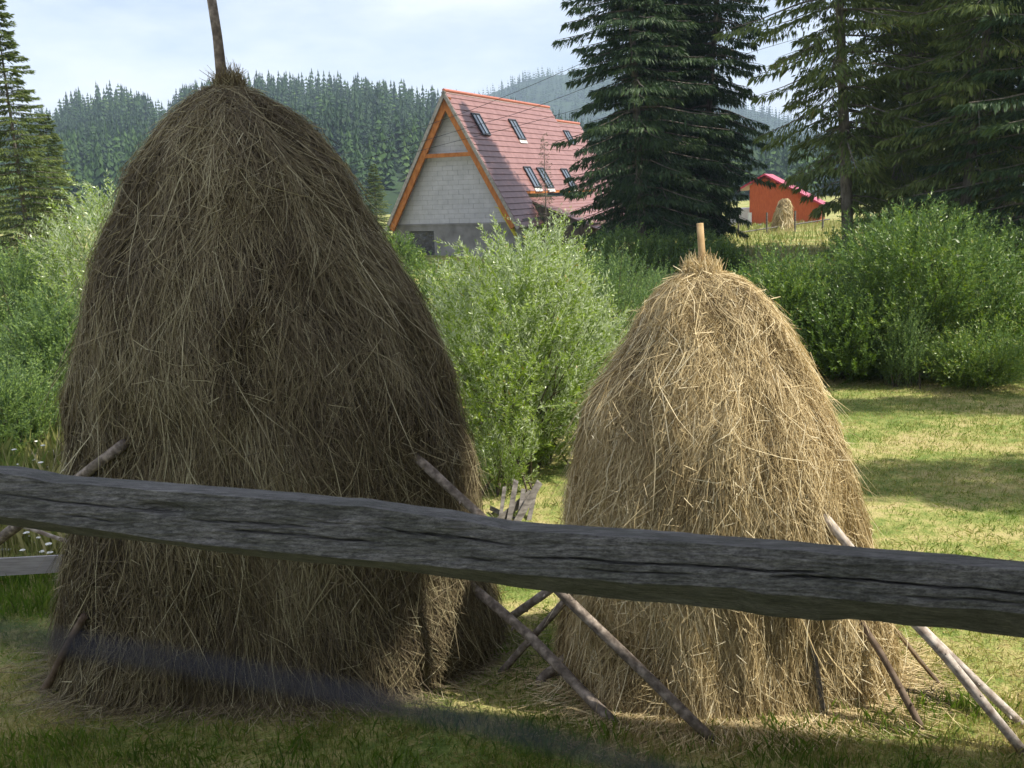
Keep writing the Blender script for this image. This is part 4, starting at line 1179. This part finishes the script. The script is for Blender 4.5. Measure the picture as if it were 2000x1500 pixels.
ya_root = None
rf = random.Random(9)
spots = [(14, 1030), (52, 1040), (75, 1050), (72, 1058), (95, 1062), (45, 1074), (18, 1073), (6, 1073), (108, 1067), (102, 1074), (122, 1066), (130, 1078), (140, 1070), (148, 1074), (90, 1075), (84, 1076), (135, 1062), (20, 1082), (60, 1046), (146, 1060), (98, 1079),
         (65, 898), (80, 903), (92, 912), (78, 918), (35, 907), (45, 922), (105, 920), (115, 930), (98, 933), (125, 918), (8, 880), (28, 878), (84, 870), (70, 862), (130, 905)]
for i, (px, py) in enumerate(spots):
    near = py > 1000
    D = rf.uniform(10.4, 12.0) if near else rf.uniform(13.0, 15.0)
    q = P(px, py, D); z_ = float(gz(q[0], D))
    lab = 'white yarrow umbel in the meadow just above the silver grey board' if near else 'white yarrow umbel in the farther meadow above the foreground beam'
    grp = 'yarrow flowers above the grey board' if near else 'yarrow flowers in the farther meadow'
    rt = thing('yarrow_flower', (q[0], D, z_), lab, 'flower', grp)
    v, f = tube([(q[0]+rf.uniform(-.05, .05), D, z_), (q[0], D, q[2])], [.004, .003], 4); add('stem', v, f, M['stem'], rt)
    n_ = 11; rr = rf.uniform(.026, .045); V = [(q[0], D, q[2]+.014)]; F = []
    for j in range(n_):
        a = j*2*PI/n_; k_ = rr*rf.uniform(.75, 1.15); V.append((q[0]+k_*math.cos(a), D+k_*math.sin(a), q[2]+rf.uniform(-.003, .006)))
    V.append((q[0], D, q[2]-.02))
    for j in range(n_):
        F.append((0, 1+j, 1+(j+1) % n_)); F.append((n_+1, 1+(j+1) % n_, 1+j))
    add('flower_head', V, F, M['umbel'], rt)
q = G(1812, 1372)
r = np.random.default_rng(5); n = 260
c = q+np.stack([r.normal(0, .12, n), r.normal(0, .07, n), np.abs(r.normal(0, .025, n))+.01], 1)
d = r.normal(0, 1, (n, 3)); d[:, 2] *= .35; d /= np.linalg.norm(d, axis=1)[:, None]
Pk = np.stack([c+d*t*.06 for t in (-1, -.3, .3, 1)], 1); Pk[..., 2] = np.maximum(Pk[..., 2], .01)
V, F = ribbons(Pk, r.uniform(.005, .012, n), r.normal(0, 1, (n, 3)))
tag(add('twig_heap', V, F, M['dung'], kind='stuff'), 'small dark heap of dry twigs on the lawn right of the small haystack', 'twigs')

# ------------------------------------------------------------------ what shades the foreground (outside the frame at right)
barn = thing('shade_barn', (9, 0, 0), 'tall unseen timber barn added right of the camera to shade the foreground', 'barn')
wd = np.array([-.978, .21, 0]); wd /= np.linalg.norm(wd); wnv = np.array([.21, .978, 0])
C0 = np.array([3.95, 6.10, 0])                        # near far-wall corner on the shadow line
def bp(a, b, z): return C0-wd*a-wnv*b+zv*z
BH = 12.0  # unseen barn, added and raised until its shade covers the foreground
V = [bp(a, b, z) for (a, b, z) in boxv(0, 11, 0, 12, -.2, BH)]
add('wall', V, [f[::-1] for f in BOXF], M['plank_dark'], barn)
V = [bp(-.4, -.03, BH+.01), bp(11.4, -.03, BH+.01), bp(11.4, 12.03, BH+.01), bp(-.4, 12.03, BH+.01), bp(-.4, 6, BH+4.5), bp(11.4, 6, BH+4.5)]
add('roof', V, [(0, 1, 5, 4), (2, 3, 4, 5), (0, 4, 3), (1, 2, 5), (0, 3, 2, 1)], M['tile'], barn)
import sys
HSP = {'data': spruce_proto(27, 2.9, 205, M['needle'], .60, 4.4, .12, 0, wild=.08, twig=.55, prof_pow=.32, wf=1.9, low=20, lmin=.9)}  # added unseen; crown lifted to shade the tall stack and spare the small one
SHADERS = [(6.4, 5.25, 1.0, 0, 'nearest the barn'), (6.6, 8.6, 1.0, 200, 'farthest from the barn')]
for x, y, sc_, ro, t in SHADERS:
    spruce(HSP, (x, y, 0), 'unseen high crowned spruce added at right to shade the tall haystack, ' + t, ro, (0, 0), sc_)
spruce(prA, (14, 10.7, 0), 'spruce right of the lawn outside the frame casting the near shade band', 0, (0, 0), .86, sq=.62)
spruce(prA, (16, 15.2, 0), 'spruce right of the lawn outside the frame casting the far shade band', 120, (0, 0), .80, sq=.55)
